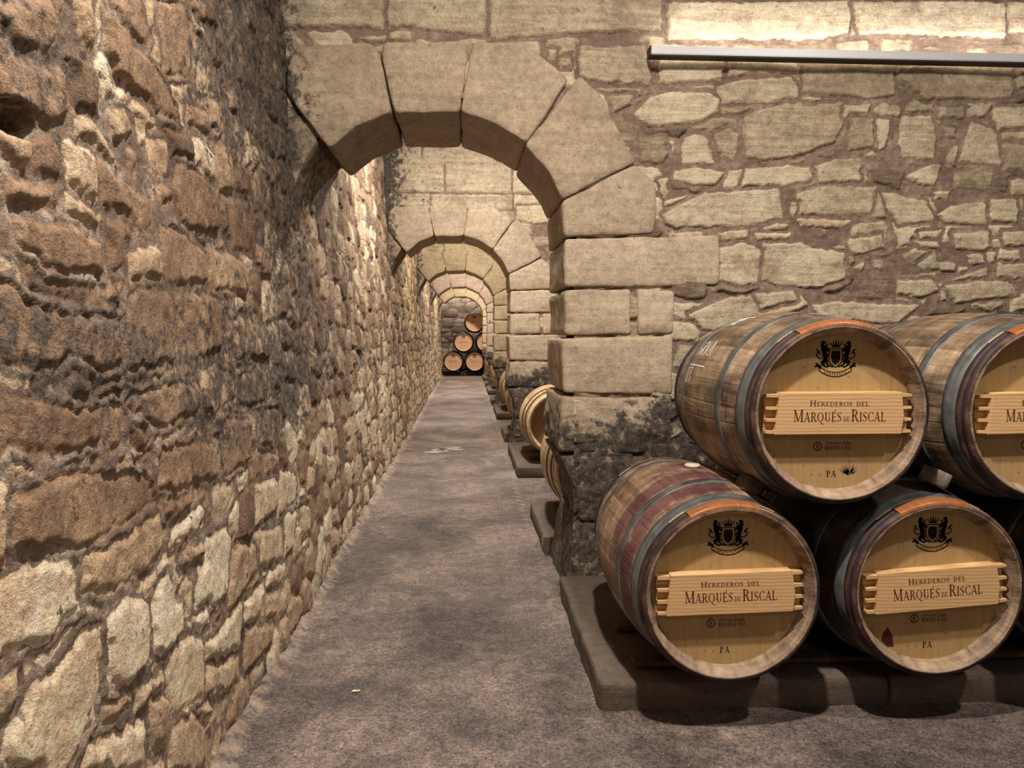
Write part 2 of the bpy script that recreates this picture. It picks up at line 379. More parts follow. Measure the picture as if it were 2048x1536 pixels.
# ---- stones read off the photo, put on the planes where they stand
FR5 = [[(165,285),(490,285),(480,395),(330,410),(160,410)],[(515,290),(850,285),(880,330),(880,370),(740,370),(690,380),(515,380)],
[(895,285),(1360,280),(1380,330),(1370,480),(1240,500),(1160,485),(900,465)],[(1370,270),(1650,265),(1660,295),(1620,325),(1400,300)],
[(1680,290),(2100,290),(2100,315),(1680,310)],[(1390,330),(1980,320),(1980,490),(1800,500),(1510,500),(1390,400)],
[(460,430),(620,395),(830,390),(870,440),(870,490),(820,520),(465,515)],[(25,570),(110,490),(230,460),(420,470),(460,500),(455,560),(380,605),(100,640),(55,620)],
[(590,600),(680,555),(800,525),(1100,520),(1105,620),(1060,720),(1000,740),(890,780),(740,810),(600,800)],[(1115,530),(1245,530),(1235,595),(1115,595)],
[(1270,545),(1310,520),(1400,530),(1405,585),(1280,585)],[(1415,590),(1550,590),(1585,680),(1580,800),(1410,800),(1385,720)],
[(1150,600),(1270,600),(1270,740),(1130,760)],[(1285,600),(1345,610),(1330,740),(1290,765)],[(1770,615),(1890,670),(1915,840),(1700,820),(1740,700)],
[(1880,545),(2100,545),(2100,640),(1900,660),(1872,600)],[(285,700),(330,680),(385,680),(415,740),(440,835),(280,855),(270,760)],
[(440,690),(520,650),(570,690),(540,815),(480,790)],[(55,700),(190,690),(200,780),(170,830),(60,820)],[(235,870),(370,860),(490,880),(440,940),(330,940),(230,920)],
[(600,860),(800,845),(930,850),(935,910),(800,950),(580,945)],[(960,850),(1070,810),(1190,810),(1190,930),(985,930)],
[(1430,890),(1570,835),(1610,840),(1580,945),(1500,940)],[(150,920),(195,910),(190,1010)],[(190,1020),(300,1000),(270,1035),(185,1050)],
[(180,1090),(300,1030),(390,985),(770,965),(785,1110),(600,1150),(250,1160),(190,1130)],[(870,990),(1010,950),(1270,960),(1240,1090),(870,1110)],
[(870,1118),(1150,1122),(1100,1160),(980,1155),(890,1150)],[(1310,985),(1370,985),(1540,1030),(1570,1130),(1400,1140),(1330,1060)],
[(1590,1100),(1660,1050),(1820,1030),(1850,1060),(1840,1145),(1620,1140)],[(1860,1020),(2000,1015),(2000,1130),(1870,1130)],
[(835,1040),(860,1040),(855,1110),(835,1100)],[(680,1170),(760,1135),(820,1150),(800,1175),(690,1180)],[(460,1190),(610,1170),(605,1215),(480,1225)],
[(650,1190),(830,1190),(825,1230),(660,1225)],[(690,1245),(880,1240),(970,1275),(1110,1290),(1110,1430),(960,1470),(760,1465),(690,1430)],
[(470,1270),(600,1240),(680,1280),(660,1450),(540,1460),(465,1430)],[(1130,1225),(1300,1205),(1320,1260),(1180,1300),(1145,1290)],
[(1470,1230),(1600,1235),(1610,1275),(1500,1260)],[(1500,1190),(1610,1180),(1600,1210),(1510,1215)],[(1670,1200),(1850,1180),(1860,1260),(1840,1280),(1690,1270)],
[(1490,1350),(1580,1290),(1590,1340),(1690,1350),(1680,1385),(1520,1385)],[(1380,1410),(1580,1400),(1580,1440),(1570,1510),(1370,1500)],
[(1600,1450),(1850,1370),(1860,1500),(1840,1536),(1610,1530)],[(1160,1370),(1210,1340),(1200,1385)],[(1260,1330),(1320,1330),(1310,1370),(1265,1365)],
[(1750,1300),(1860,1300),(1850,1340),(1760,1350)],[(1900,1350),(2100,1350),(2100,1420),(1910,1430)],[(1930,1190),(2100,1180),(2100,1250),(1940,1260)],
[(1620,640),(1690,650),(1690,700),(1630,690)],[(1590,545),(1730,545),(1720,600),(1600,590)],[(1580,980),(1650,975),(1640,1015),(1585,1010)],
[(1970,920),(2100,910),(2100,990),(1980,990)],[(1240,860),(1420,860),(1400,960),(1260,930)],[(900,488),(990,490),(960,510),(915,505)],[(1850,1290),(1890,1290),(1880,1340),(1855,1340)]]
FRA = [[(195,0),(1130,0),(1130,155),(990,188),(210,188)],[(1140,0),(1940,0),(1930,180),(1190,160)],[(1950,0),(2300,0),(2300,170),(1955,150)]]
FRP = [[(500,-60),(768,-60),(768,48),(500,50)],[(775,-60),(974,-60),(972,64),(776,50)],[(980,-60),(1328,-60),(1326,55),(1180,60),(982,72)],
[(1160,90),(1290,88),(1306,165),(1245,170),(1160,148)],[(1098,96),(1114,96),(1112,118),(1100,116)],[(1122,112),(1142,112),(1142,130),(1124,130)],
[(720,70),(770,66),(768,76),(735,82)],[(780,58),(822,58),(820,76),(780,74)],[(1195,172),(1285,172),(1283,184),(1240,185)],[(1225,190),(1268,185),(1262,205),(1230,220)]]
FR4 = [[(580,150),(760,75),(1060,60),(1100,110),(1000,150),(700,230),(640,215)],[(1120,110),(1230,100),(1600,110),(1500,190),(1150,170)],
[(1500,0),(1650,0),(1680,50),(1600,75),(1500,55)],[(1720,20),(2000,0),(2040,60),(1750,100)],[(860,65),(1040,50),(1050,90),(900,120)]]
def FY(px, py): p = at_y(px, py, D1-.02); return (p[0], p[2])
tr5 = [.85,.8,.35,.5,.5,.35,.7,.85,.5,.85,.85,.75,.4,.8,.7,.75,.8,.45,.25,.9,.85,.8,.8,.9,.95,.75,.6,.9,.8,.8,.8,.8,.8,.85,.9,.75,.8,.8,.8,.8,.7,.8,.7,.65,.9,.7,.75,.7,.8,.6,.5,.8,.8,.1,.8,.8]
front_polys = [dict(p=npx(q, (1260, 0), 2.56, FY), t=tr5[i % len(tr5)], h=.014, tilt=.4) for i, q in enumerate(FR5)]
front_polys += [dict(p=npx(q, (1260, 0), 2.56, FY), t=.75, h=.030, tilt=.2) for q in FRA]
front_polys += [dict(p=npx(q, (0, 0), 1, FY), t=.6, h=.018, tilt=.3) for q in FRP]
front_polys += [dict(p=npx(q, (1120, 560), 2.207, FY), t=.7, h=.015, tilt=.4) for q in FR4]
# pier blocks and voussoirs: outlines of the big dressed stones
BLK = dict(
 v0=[(-.735,2.31),(-.815,2.18),(-.875,2.03),(-.90,1.80),(-1.35,1.8),(-1.35,2.75),(-1.0,2.62)],
 v1=[(592,92),(738,84),(760,108),(782,222),(716,250),(659,296),(572,186),(575,120)],
 v2=[(766,84),(930,82),(934,110),(919,222),(790,226),(763,120)],
 v3=[(945,82),(1044,84),(1138,158),(1052,284),(990,246),(923,222),(938,110)],
 v4=[(1160,150),(1200,188),(1269,323),(1124,398),(1098,342),(1052,290)],
 v5=[(1269,331),(1310,366),(1314,427),(1306,466),(1130,472),(1126,402)],
 b1=[(1131,478),(1300,474),(1437,470),(1440,568),(1290,572),(1130,572)],
 b2=[(1130,582),(1262,578),(1262,667),(1130,669)],
 b2b=[(1276,580),(1350,582),(1346,666),(1278,667)],
 b3=[(1124,677),(1344,674),(1344,788),(1128,786)],
 b4=[(1126,795),(1342,796),(1342,902),(1240,906),(1118,904)],
 b5=[(1120,914),(1250,912),(1345,912),(1345,1040),(1160,1040),(1156,985)],
 b6=[(1156,1048),(1345,1046),(1345,1215),(1128,1215),(1140,1140)])
BW = {k: ([tuple(FY(*p)) for p in q] if k != 'v0' else q) for k, q in BLK.items()}
AC = (-.20, 1.79); AR = .72
def in_open(U, V, grow=0.):
    arc = (np.hypot(U-AC[0], V-AC[1]) < AR+grow) & (V > AC[1])
    return arc | ((V <= AC[1]) & (U < .505+grow))
def soot_front(U, V):
    s = .86*sstep(1.10, .84, V-.22*(U-.78)+.3*(fbm(U*3, V*3, 0, 3, 5)-.5))
    s = s+.8*sstep(-.62, -.95, U+.2*(fbm(U*3, V*3, 4, 2, 5)-.5))*sstep(1.6, 2.1, V)
    return s+.1
def lean(z): return -.79-.040*z

def block(m, poly, y0, y1, res, seed, tone, dome=.012, amp=.008, back=True):
    P = np.array(poly); n = len(P)
    c = P.mean(0); 
    # inward shrink for the joint, then dense outline with rounded corners
    P = c+(P-c)*(1+.004/np.linalg.norm(P-c, axis=1).mean())
    pts = []
    for i in range(n):
        a, b = P[i], P[(i+1) % n]; k = max(2, int(np.linalg.norm(b-a)/.02))
        for t in np.arange(k)/k: pts.append(a+(b-a)*t)
    pts = np.array(pts)
    for _ in range(1): pts = .5*pts+.25*(np.roll(pts, 1, 0)+np.roll(pts, -1, 0))
    w = (fbm(pts[:, 0]*7, pts[:, 1]*7, seed, 3, seed)-.5)*.020
    d = pts-c; L = np.linalg.norm(d, axis=1, keepdims=True); pts = pts+d/L*(w[:, None]-.001)
    n = len(pts); rmin = L.mean()
    rings = []
    for s, dy in [(1, .012), (1-.004/rmin, .005), (1-.010/rmin, .0015)]: rings.append((s, dy))
    k = max(4, int(rmin/res)); s0 = rings[-1][0]
    for q in range(1, k+1): rings.append((s0*(1-q/k)+.004, -dome*math.sin(math.pi/2*q/k)*.6))
    V = []; 
    ny = max(4, int((y1-y0)/(res*1.6)))
    for q in range(ny, 0, -1): V.append(np.column_stack([pts[:, 0], np.full(n, y0+.012+(y1-y0-.012)*q/ny), pts[:, 1]]))
    for s, dy in rings:
        r = c+(pts-c)*s; V.append(np.column_stack([r[:, 0], np.full(n, y0+dy), r[:, 1]]))
    V = np.array(V)
    q = fbm(V[..., 0]*8, V[..., 1]*8, V[..., 2]*8+seed, 4, seed)-.5
    q2 = fbm(V[..., 0]*30, V[..., 1]*30, V[..., 2]*30+seed, 3, seed+2)-.5
    q = q*amp*2.4+q2*amp*.8
    side = np.arange(len(V)) < ny
    dn = np.column_stack([(pts-c)[:, 0], (pts-c)[:, 1]])/np.maximum(np.linalg.norm(pts-c, axis=1, keepdims=True), 1e-6)
    V[~side, :, 1] += q[~side]
    V[side, :, 0] += q[side]*dn[None, :, 0]; V[side, :, 2] += q[side]*dn[None, :, 1]
    F = []
    R = len(V)
    for a in range(R-1):
        for i in range(n): F.append((a*n+i, a*n+(i+1) % n, (a+1)*n+(i+1) % n, (a+1)*n+i))
    F.append(tuple((R-1)*n+i for i in range(n)))
    X = V.reshape(-1, 3)
    # orientation
    if np.sum(pts[:, 0]*np.roll(pts[:, 1], -1)-np.roll(pts[:, 0], -1)*pts[:, 1]) < 0: F = [f[::-1] for f in F]
    m.add(X, F, tone=tone, soot=soot_front(X[:, 0], X[:, 2])+(.25*sstep(.05, .3, X[:, 1]-y0)*0))

def cross_wall(idx, y):
    k = idx; f = 1+k*1.2
    sp = .0055*f if k else .0055
    x1 = 3.05 if k == 0 else 1.2
    us = np.concatenate([np.arange(-1.25, x1, sp), np.arange(x1, 6.0, .05 if k == 0 else .12), [6.0]])
    vs = np.concatenate([np.arange(0, 3.25, sp), np.arange(3.25, 4.7, .08), [4.7]])
    if k == 0: polys = front_polys
    else:
        polys = []
        # two courses of ashlar over the arch
        for (a, b, z0, z1) in [(-1.3,-.93,2.62+.5,3.35),(-.92,-.24,2.94,3.28),(-.225,.52,2.94,3.29),(.535,1.3,2.94,3.28),(-1.1,-.40,2.76,2.925),(-.39,.53,2.76,2.925),(.545,1.3,2.76,2.925),(-1.2,-.5,3.3,3.6),(-.48,.35,3.3,3.6),(.37,1.1,3.3,3.6)]:
            polys.append(dict(p=[(a, z0), (b, z0), (b, z1), (a, z1)], h=.018, tilt=.2, t=.55+.3*((a*7) % 1)))
        for q in FRP[3:4]+[]: polys.append(dict(p=npx(q, (0, 0), 1, FY), h=.02, t=.8))
    def fn(U, V):
        h, tone, mort, d = rubble(U, V, polys, .30 if k else .24, .13, 11+k, gap=.010, edge=.010, sh=.014, warp=.026, drop=.25, wf=7)
        h += (fbm(U*1.3, V*1.3, k, 2, 3)-.5)*.03
        s = soot_front(U, V)+(.35 if k else 0)*sstep(.2, -.7, U)*sstep(2.2, 3, V)
        P = np.stack([U, y+.012-h, V], -1); return P, tone, mort, s
    w = field('wall_front' if k == 0 else 'wall_cross', us, vs, fn, M['front'], hole=lambda U, V: in_open(U, V, .05))
    m = MB(); res = .022*(1+.5*k)
    tn = dict(v0=.05, v1=.26, v2=.36, v3=.42, v4=.33, v5=.40, b1=.6, b2=.55, b2b=.62, b3=.5, b4=.35, b5=.3, b6=.3)
    for i, (nm, poly) in enumerate(BW.items()):
        low = nm in ('b4', 'b5', 'b6')
        block(m, poly, y-.020 if nm[0] == 'v' else y-.014, y+THICK, res, 20+i*3+k*41, min(1, tn[nm]+(.12 if k else 0)), amp=.019 if low else .009, dome=.02 if low else .012)
    # core behind the joints
    ang = np.linspace(math.pi, 0, 40)
    prof = [(-1.3, AC[1]+.1)]+[(AC[0]+(AR+.035)*math.cos(a), AC[1]+(AR+.035)*math.sin(a)) for a in ang[4:]]+[(.60, 1.6), (.60, 0)]
    pr = np.array(prof); n = len(pr)
    V = np.concatenate([np.column_stack([pr[:, 0], np.full(n, y+yy), pr[:, 1]]) for yy in (.022, THICK-.01)])
    m.add(V, [(i, i+1, i+1+n, i+n) for i in range(n-1)], tone=.2, mort=1., soot=.3)
    # rear face of the wall
    out = np.array([(-1.3, 4.7)]+[(-1.3+7.3*i/(n-3), 4.7) for i in range(n-2)]+[(6, 0)])
    V = np.concatenate([np.column_stack([pr[:, 0], np.full(n, y+THICK-.01), pr[:, 1]]), np.column_stack([out[:, 0], np.full(n, y+THICK-.01), out[:, 1]])])
    m.add(V, [(i, i+1, i+1+n, i+n) for i in range(n-1)], tone=.5, mort=1., soot=.2)
    a = m.obj('arch_stones', M['dress'], w)
    return w
for i, y in enumerate(ARCHES): cross_wall(i, y)

# ---- left wall
LA = [[(0,50),(150,230),(300,270),(420,370),(440,600),(300,640),(200,560),(60,530),(0,470),(-90,300),(-80,80)],[(60,0),(340,0),(370,220),(330,300),(170,230),(70,90)],[(450,0),(540,0),(545,250),(500,240),(455,100)],
[(630,0),(790,0),(835,180),(820,240),(700,120)],[(860,0),(980,10),(1040,200),(1040,420),(900,380),(880,200)],[(600,60),(680,140),(860,350),(960,560),(970,650),(880,590),(780,480),(660,400),(610,250)],
[(40,620),(120,640),(225,680),(230,850),(120,850),(60,820)],[(240,680),(370,690),(380,900),(240,860)],[(390,710),(545,790),(555,1000),(530,1060),(410,930)],[(620,560),(740,590),(760,700),(650,720)],
[(820,700),(910,730),(930,930),(830,880)],[(960,840),(1060,870),(1150,1000),(1160,1180),(980,1170),(950,1000)],[(80,880),(370,960),(390,1130),(320,1120),(110,1060)],[(560,830),(700,930),(850,1030),(830,1130),(770,1170),(580,1080)],
[(590,1100),(720,1160),(720,1230),(660,1380),(600,1380)],[(700,1290),(850,1240),(870,1420),(700,1480)],[(870,1150),(1000,1200),(1100,1300),(1100,1440),(980,1450),(890,1440),(870,1300)],[(1110,1260),(1240,1320),(1290,1380),(1290,1500),(1110,1490)],
[(400,960),(560,1100),(540,1230),(480,1180),(400,1080)],[(1000,520),(1100,560),(1130,700),(1010,640)],[(1000,10),(1120,0),(1160,150),(1060,100)],[(1200,480),(1260,500),(1250,600),(1205,580)],[(1170,1010),(1310,1030),(1330,1300),(1220,1280),(1170,1150)],
[(110,1080),(400,1140),(550,1250),(560,1420),(340,1380),(160,1250)]]
LB = [[(480,400),(740,390),(800,420),(790,730),(620,740),(480,640)],[(810,300),(870,230),(1020,210),(1100,300),(1110,680),(830,740),(800,560)],[(1170,280),(1290,260),(1400,310),(1400,590),(1200,690),(1180,500)],[(1450,410),(1600,430),(1670,560),(1660,660),(1470,650)],
[(0,190),(160,180),(220,300),(440,400),(470,640),(380,740),(160,700),(0,600),(-80,400)],[(1250,730),(1370,720),(1430,780),(1420,960),(1330,1020),(1250,980)],[(1480,760),(1610,700),(1640,940),(1480,960)],[(-80,930),(120,900),(340,930),(680,970),(690,1180),(480,1240),(330,1300),(80,1280),(-80,1240)],
[(700,950),(780,970),(790,1200),(700,1260)],[(1380,1050),(1530,1040),(1550,1300),(1380,1390)],[(1000,1230),(1180,1180),(1350,1200),(1350,1400),(1100,1480),(1000,1460)],[(830,880),(1010,830),(1230,830),(1240,1000),(1000,1100),(800,960)],
[(110,1340),(280,1330),(290,1420),(130,1460)],[(1620,980),(1720,960),(1760,1050),(1700,1230),(1600,1200)]]
LC = [[(-80,100),(110,110),(120,280),(130,480),(-80,560)],[(150,120),(300,50),(520,10),(800,20),(820,190),(700,280),(480,400),(280,440),(150,350)],[(-80,620),(150,530),(290,460),(370,450),(430,540),(440,740),(280,880),(150,950),(60,1080),(-60,1000)],
[(440,470),(700,340),(830,240),(890,340),(790,520),(600,640),(460,640)],[(890,370),(960,280),(1050,180),(1065,280),(1000,360),(900,430)],[(1070,350),(1180,310),(1215,400),(1200,620),(1120,700),(1030,710),(1040,530)],
[(810,640),(860,560),(910,540),(920,680),(970,690),(960,850),(850,960),(810,930)],[(570,760),(700,640),(780,690),(780,980),(660,1190),(580,1130)],[(160,1200),(240,1100),(330,1030),(470,800),(540,790),(540,1250),(460,1400),(370,1570),(90,1570),(80,1420)],
[(900,980),(980,870),(1070,890),(1105,1050),(1100,1150),(930,1310),(890,1130)],[(740,1150),(870,1040),(880,1160),(740,1260)],[(480,1400),(790,1310),(800,1560),(440,1560)],[(930,430),(1060,370),(1060,460),(960,500)],
[(1220,410),(1340,400),(1350,520),(1200,750),(1200,600)],[(1330,90),(1430,50),(1440,200),(1330,300)],[(1450,20),(1530,20),(1520,200),(1450,240)],[(1370,330),(1470,290),(1480,470),(1360,500)],[(1480,240),(1525,210),(1510,420),(1480,460)],
[(1400,540),(1490,480),(1470,590),(1390,630)],[(1290,700),(1380,590),(1370,740),(1300,820)],[(1090,900),(1280,680),(1285,930),(1110,1020)],[(990,780),(1090,720),(1100,800),(1040,850)],[(1540,190),(1600,190),(1610,330),(1550,350)],
[(1110,1020),(1280,960),(1290,1060),(1200,1170),(1110,1130)],[(940,1330),(1040,1260),(1100,1320),(1090,1536),(920,1536)],[(810,1200),(880,1180),(910,1440),(830,1430)],[(1310,820),(1430,790),(1420,900),(1310,1060)],[(550,1180),(700,1190),(720,1230),(560,1330)],
[(-40,1110),(150,1030),(150,1180),(80,1290),(-40,1300)]]
def LX(px, py):
    X = -.80
    for _ in range(3): p = at_x(px, py, X); X = lean(p[2])+.03
    return (p[1], p[2])
tA = [.35,.4,.6,.35,.45,.35,.6,.25,.85,.6,.6,.3,.35,.35,.3,.75,.4,.6,.7,.5,.3,.6,.3,.3]
tB = [.35,.4,.4,.7,.3,.7,.4,.2,.4,.35,.3,.45,.8,.4]
tC = [.7,.3,.85,.5,.95,.95,.95,.85,.75,.75,.6,.75,.35,.5,.7,.75,.6,.95,.8,.85,.85,.9,.7,.6,.5,.5,.4,.45,.5]
left_polys = [dict(p=npx(q, (0, 0), 2.56, LX), t=tA[i], tilt=.6) for i, q in enumerate(LA)]
left_polys += [dict(p=npx(q, (0, 500), 3.072, LX), t=tB[i], tilt=.6) for i, q in enumerate(LB)]
left_polys += [dict(p=npx(q, (0, 936), 2.56, LX), t=tC[i], tilt=.6) for i, q in enumerate(LC)]
ys = [-.6]
while ys[-1] < ENDY+.1: ys.append(ys[-1]+(.04 if ys[-1] < 1.15 else min(.04, max(.0050, .00085*ys[-1]**2))))
zs = np.concatenate([np.arange(-.02, 3.2, .0062), np.arange(3.2, 4.7, .06), [4.7]])
HOLE = LX(62, 240)
def fleft(U, V):
    h, tone, mort, d = rubble(U, V, left_polys, .21, .155, 31, gap=.004, edge=.026, sh=.014, warp=.040, wf=6.0, drop=.12, rnd=.8)
    h += (fbm(U*1.1, V*1.1, 0, 3, 61)-.5)*.06+(fbm(U*20, V*13, 5, 4, 62, .6)-.5)*.016+mort*.012*sstep(.4, .7, fbm(U*2.5, V*2.5, 7, 3, 63))
    # mould bands and washed lime
    b = fbm(U*.55, V*1.6, 3, 4, 77)
    up = sstep(.75, 1.15, V+.3*(fbm(U*1.5, V*1.5, 2, 3, 78)-.5))
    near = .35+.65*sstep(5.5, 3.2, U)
    s = .06+.42*up*near*sstep(.42, .64, b)+.22*sstep(.48, .62, fbm(U*1.7, V*2.5, 9, 3, 79))
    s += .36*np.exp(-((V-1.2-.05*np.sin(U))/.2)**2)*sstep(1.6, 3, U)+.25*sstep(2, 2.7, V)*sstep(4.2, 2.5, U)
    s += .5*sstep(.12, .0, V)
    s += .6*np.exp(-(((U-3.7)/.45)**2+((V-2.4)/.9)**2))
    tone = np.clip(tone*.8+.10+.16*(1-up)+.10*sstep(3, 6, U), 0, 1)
    # open putlog hole near the lens
    hd = np.hypot((U-HOLE[0])/.075, (V-HOLE[1])/.035)
    h -= .22*sstep(1.1, .85, hd); mort = np.where(hd < 1.1, 1, mort)
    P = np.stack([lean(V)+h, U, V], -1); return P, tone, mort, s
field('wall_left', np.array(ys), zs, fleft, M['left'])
# far end wall, side wall and ceiling
def fend(U, V):
    h, tone, mort, d = rubble(U, V, [], .42, .17, 51, gap=.010, edge=.02, sh=.014, warp=.03, wf=4, drop=.1)
    return np.stack([U, ENDY-h, V], -1), tone*.7, mort, .25+.3*sstep(2.0, 1.0, V)
field('wall_back', np.arange(-1.3, 6.05, .028), np.arange(0, 4.75, .028), fend, M['front'])
m = MB(); box(m, 6.0, 6.1, -.6, ENDY+.1, 0, 4.7, tone=.5, soot=.3); tag(m.obj('wall_right', M['front'], smooth=False), kind='structure')
m = MB(); box(m, -1.35, 6.1, -.6, ENDY+.1, 4.7, 4.8); tag(m.obj('ceiling', M['plaster'], smooth=False), kind='structure')

# ---- floor
fy = [-.6]
while fy[-1] < ENDY+.1: fy.append(fy[-1]+min(.15, max(.03, .008*fy[-1]**1.3 if fy[-1] > 0 else .05)))
fx = np.concatenate([np.arange(-1.3, 1.6, .025), np.arange(1.6, 6.1, .1)])
def ffl(U, V):
    h = (fbm(U*2.5, V*2.5, 0, 4, 91)-.5)*.010
    e = lean(0)
    ed = sstep(.14, .0, U-e+.06*(fbm(V*4, U*2, 0, 3, 92)-.5)-.02)
    rr = sstep(.09, .0, np.abs(U-.43)+.05*(fbm(V*3, U*3, 2, 3, 93)-.5))*.45*((V > 3.6))
    h = h+.03*sstep(.06, 0, U-e-.0)
    return np.stack([U, V, h*1.0-.004], -1), 0*U+.5, np.maximum(ed*.55, rr), 0*U
field('floor', fx, np.array(fy), ffl, M['floor'])

# ---- plinths under the barrel rows
def plinth(x0, x1, y0, y1, label, seed, h=.10):
    m = MB()
    x = x0; i = 0; random.seed(seed)
    while x < x1-.05:
        nx = min(x1, x+random.uniform(1.05, 1.25))
        rough_box(m, x+.004*(i > 0), nx-.004, y0+random.uniform(-.006, .006), y1, -.03, h+random.uniform(-.005, .0), .018 if seed == 1 else .05, .020, .012, seed+i, .45+.1*random.random(), soot=.15, wob=.008)
        x = nx; i += 1
    return tag(m.obj('stone_plinth', M['plinth']), label, 'plinth')
plinth(.478, 4.2, 2.665, 3.905, 'low worn stone plinth under the nearest rack of barrels, beside the walkway', 1)
ordn = ['first', 'second', 'third', 'fourth', 'fifth']
for k in range(1, 5):
    a0 = D1+PERIOD*(k-1)+THICK
    plinth(.47, 2.2, a0+.012, a0+1.02, 'low stone kerb sticking out behind the %s arch from the front' % ordn[k-1], 10*k+3, .104)
    plinth(.47, 2.2, D1+PERIOD*k-1.72, D1+PERIOD*k-.045, 'low stone kerb in front of the %s arch from the front' % ordn[k], 10*k+7, .104)

# ------------------------------------------------------------------ lettering
TK, TN = .15, .06
def seg(a, b, w):
    a = np.array(a, float); b = np.array(b, float); d = b-a; L = np.hypot(*d) or 1; n = np.array([-d[1], d[0]])/L*w/2
    return [a+n, a-n, b-n, b+n]
def horiz_slab(a, b, w):  # diagonal with horizontal cut ends
    return [(a[0]-w/2, a[1]), (a[0]+w/2, a[1]), (b[0]+w/2, b[1]), (b[0]-w/2, b[1])]
def arc(cx, cy, rx, ry, a0, a1, wt, n=12):
    """curved stroke, thick where it runs upright"""
    q = []; T = np.radians(np.linspace(a0, a1, n+1))
    for i in range(n):
        def pt(t):
            w = TN+(wt-TN)*abs(math.cos(t))**1.4
            return ((cx+rx*math.cos(t)+w/2*math.cos(t), cy+ry*math.sin(t)+w/2*math.sin(t)*.6), (cx+rx*math.cos(t)-w/2*math.cos(t), cy+ry*math.sin(t)-w/2*math.sin(t)*.6))
        o0, i0 = pt(T[i]); o1, i1 = pt(T[i+1]); q.append([o0, o1, i1, i0])
    return q
def stem(x, w=None, y0=0., y1=1., s=.07):
    w = TK if w is None else w
    q = [[(x-w/2, y0), (x+w/2, y0), (x+w/2, y1), (x-w/2, y1)]]
    if s: q += [[(x-w/2-s, y), (x+w/2+s, y), (x+w/2+s, y+TN*.8), (x-w/2-s, y+TN*.8)] for y in (y0, y1-TN*.8)]
    return q
def hb(x0, x1, y, t=TN): return [[(x0, y-t/2), (x1, y-t/2), (x1, y+t/2), (x0, y+t/2)]]
def tick(x, y0, y1): return [[(x-TN/2, y0), (x+TN/2, y0), (x+TN/2, y1), (x-TN/2, y1)]]
G = {}
G['H'] = (.86, stem(.18)+stem(.68)+hb(.18, .68, .5))
G['E'] = (.68, stem(.18)+hb(.18, .58, .97)+hb(.18, .46, .5)+hb(.18, .60, .03)+tick(.57, .8, 1)+tick(.6, 0, .2)+tick(.46, .42, .6))
G['É'] = (.68, G['E'][1]+[[(.36, 1.1), (.44, 1.08), (.58, 1.28), (.50, 1.30)]])
G['R'] = (.78, stem(.18)+arc(.32, .74, .24, .235, -90, 90, TK)+hb(.18, .34, .97)+hb(.18, .36, .5)+[horiz_slab((.68, 0), (.40, .5), TK)]+hb(.6, .82, .03))
G['P'] = (.68, stem(.18)+arc(.32, .74, .24, .235, -90, 90, TK)+hb(.18, .34, .97)+hb(.18, .34, .5))
G['B'] = (.72, stem(.18)+arc(.32, .75, .2, .22, -90, 90, TK)+arc(.34, .27, .24, .25, -90, 90, TK)+hb(.18, .34, .97)+hb(.18, .34, .5)+hb(.18, .36, .03))
G['D'] = (.82, stem(.18)+arc(.28, .5, .42, .47, -90, 90, TK)+hb(.18, .3, .97)+hb(.18, .3, .03))
G['O'] = (.86, arc(.43, .5, .33, .48, 0, 360, TK, 24))
G['Q'] = (.88, arc(.43, .5, .33, .48, 0, 360, TK, 24)+[seg((.42, .04), (.66, -.22), .09), seg((.64, -.2), (.9, -.24), .06)])
G['C'] = (.78, arc(.45, .5, .34, .48, 42, 318, TK, 18)+tick(.70, .72, .98)+tick(.71, .05, .25))
G['G'] = (.84, arc(.45, .5, .34, .48, 42, 318, TK, 18)+tick(.70, .74, .98)+stem(.70, .12, .05, .45, .05))
G['S'] = (.62, arc(.32, .745, .20, .22, 40, 200, .09, 10)+[seg((.13, .70), (.50, .34), .15)]+arc(.31, .26, .20, .23, -150, 30, .09, 10)+tick(.51, .8, 1)+tick(.1, .02, .22))
G['L'] = (.66, stem(.18)+hb(.18, .60, .03)+tick(.6, 0, .24))
G['I'] = (.36, stem(.18))
G['M'] = (1.02, stem(.14, .06)+stem(.86, TK)+[horiz_slab((.14, 1), (.48, .05), .14), horiz_slab((.50, .05), (.84, 1), .06)])
G['N'] = (.88, stem(.16, .06)+stem(.72, .06)+[horiz_slab((.16, 1), (.72, 0), .14)])
G['A'] = (.80, [horiz_slab((.10, 0), (.40, 1), .06), horiz_slab((.68, 0), (.40, 1), TK)]+hb(.2, .58, .33)+hb(.0, .2, .03)+hb(.56, .82, .03))
G['U'] = (.84, stem(.2, TK, .3, 1)+stem(.66, .06, .3, 1)+arc(.43, .3, .23, .28, 180, 360, .12, 10))
G['T'] = (.72, stem(.36)+hb(.06, .66, .97)+tick(.07, .78, 1)+tick(.65, .78, 1))
G['F'] = (.62, stem(.18)+hb(.18, .56, .97)+hb(.18, .44, .5)+tick(.56, .8, 1))
G['V'] = (.76, [horiz_slab((.38, 0), (.10, 1), TK), horiz_slab((.38, 0), (.66, 1), .06)])
G['&'] = (.8, arc(.36, .76, .14, .2, 0, 360, .1, 12)+arc(.34, .26, .22, .24, 60, 330, .12, 12)+[seg((.28, .6), (.68, .02), .13)])
G[' '] = (.42, [])
def text_quads(runs, width=None, cx=0., base=0.):
    """runs: (string, cap height); returns quads in x,z centred on cx"""
    x = 0; out = []
    for s, h in runs:
        for ch in s:
            w, qs = G[ch]
            for q in qs: out.append([(x+p[0]*h, p[1]*h) for p in q])
            x += (w+.06)*h
    k = (width/x) if width else 1
    return [[((p[0]-x/2)*k if width else p[0]-x/2, p[1]) for p in q] for q in out] and [[(cx+((p[0]-x/2)*k), base+p[1]) for p in q] for q in out]
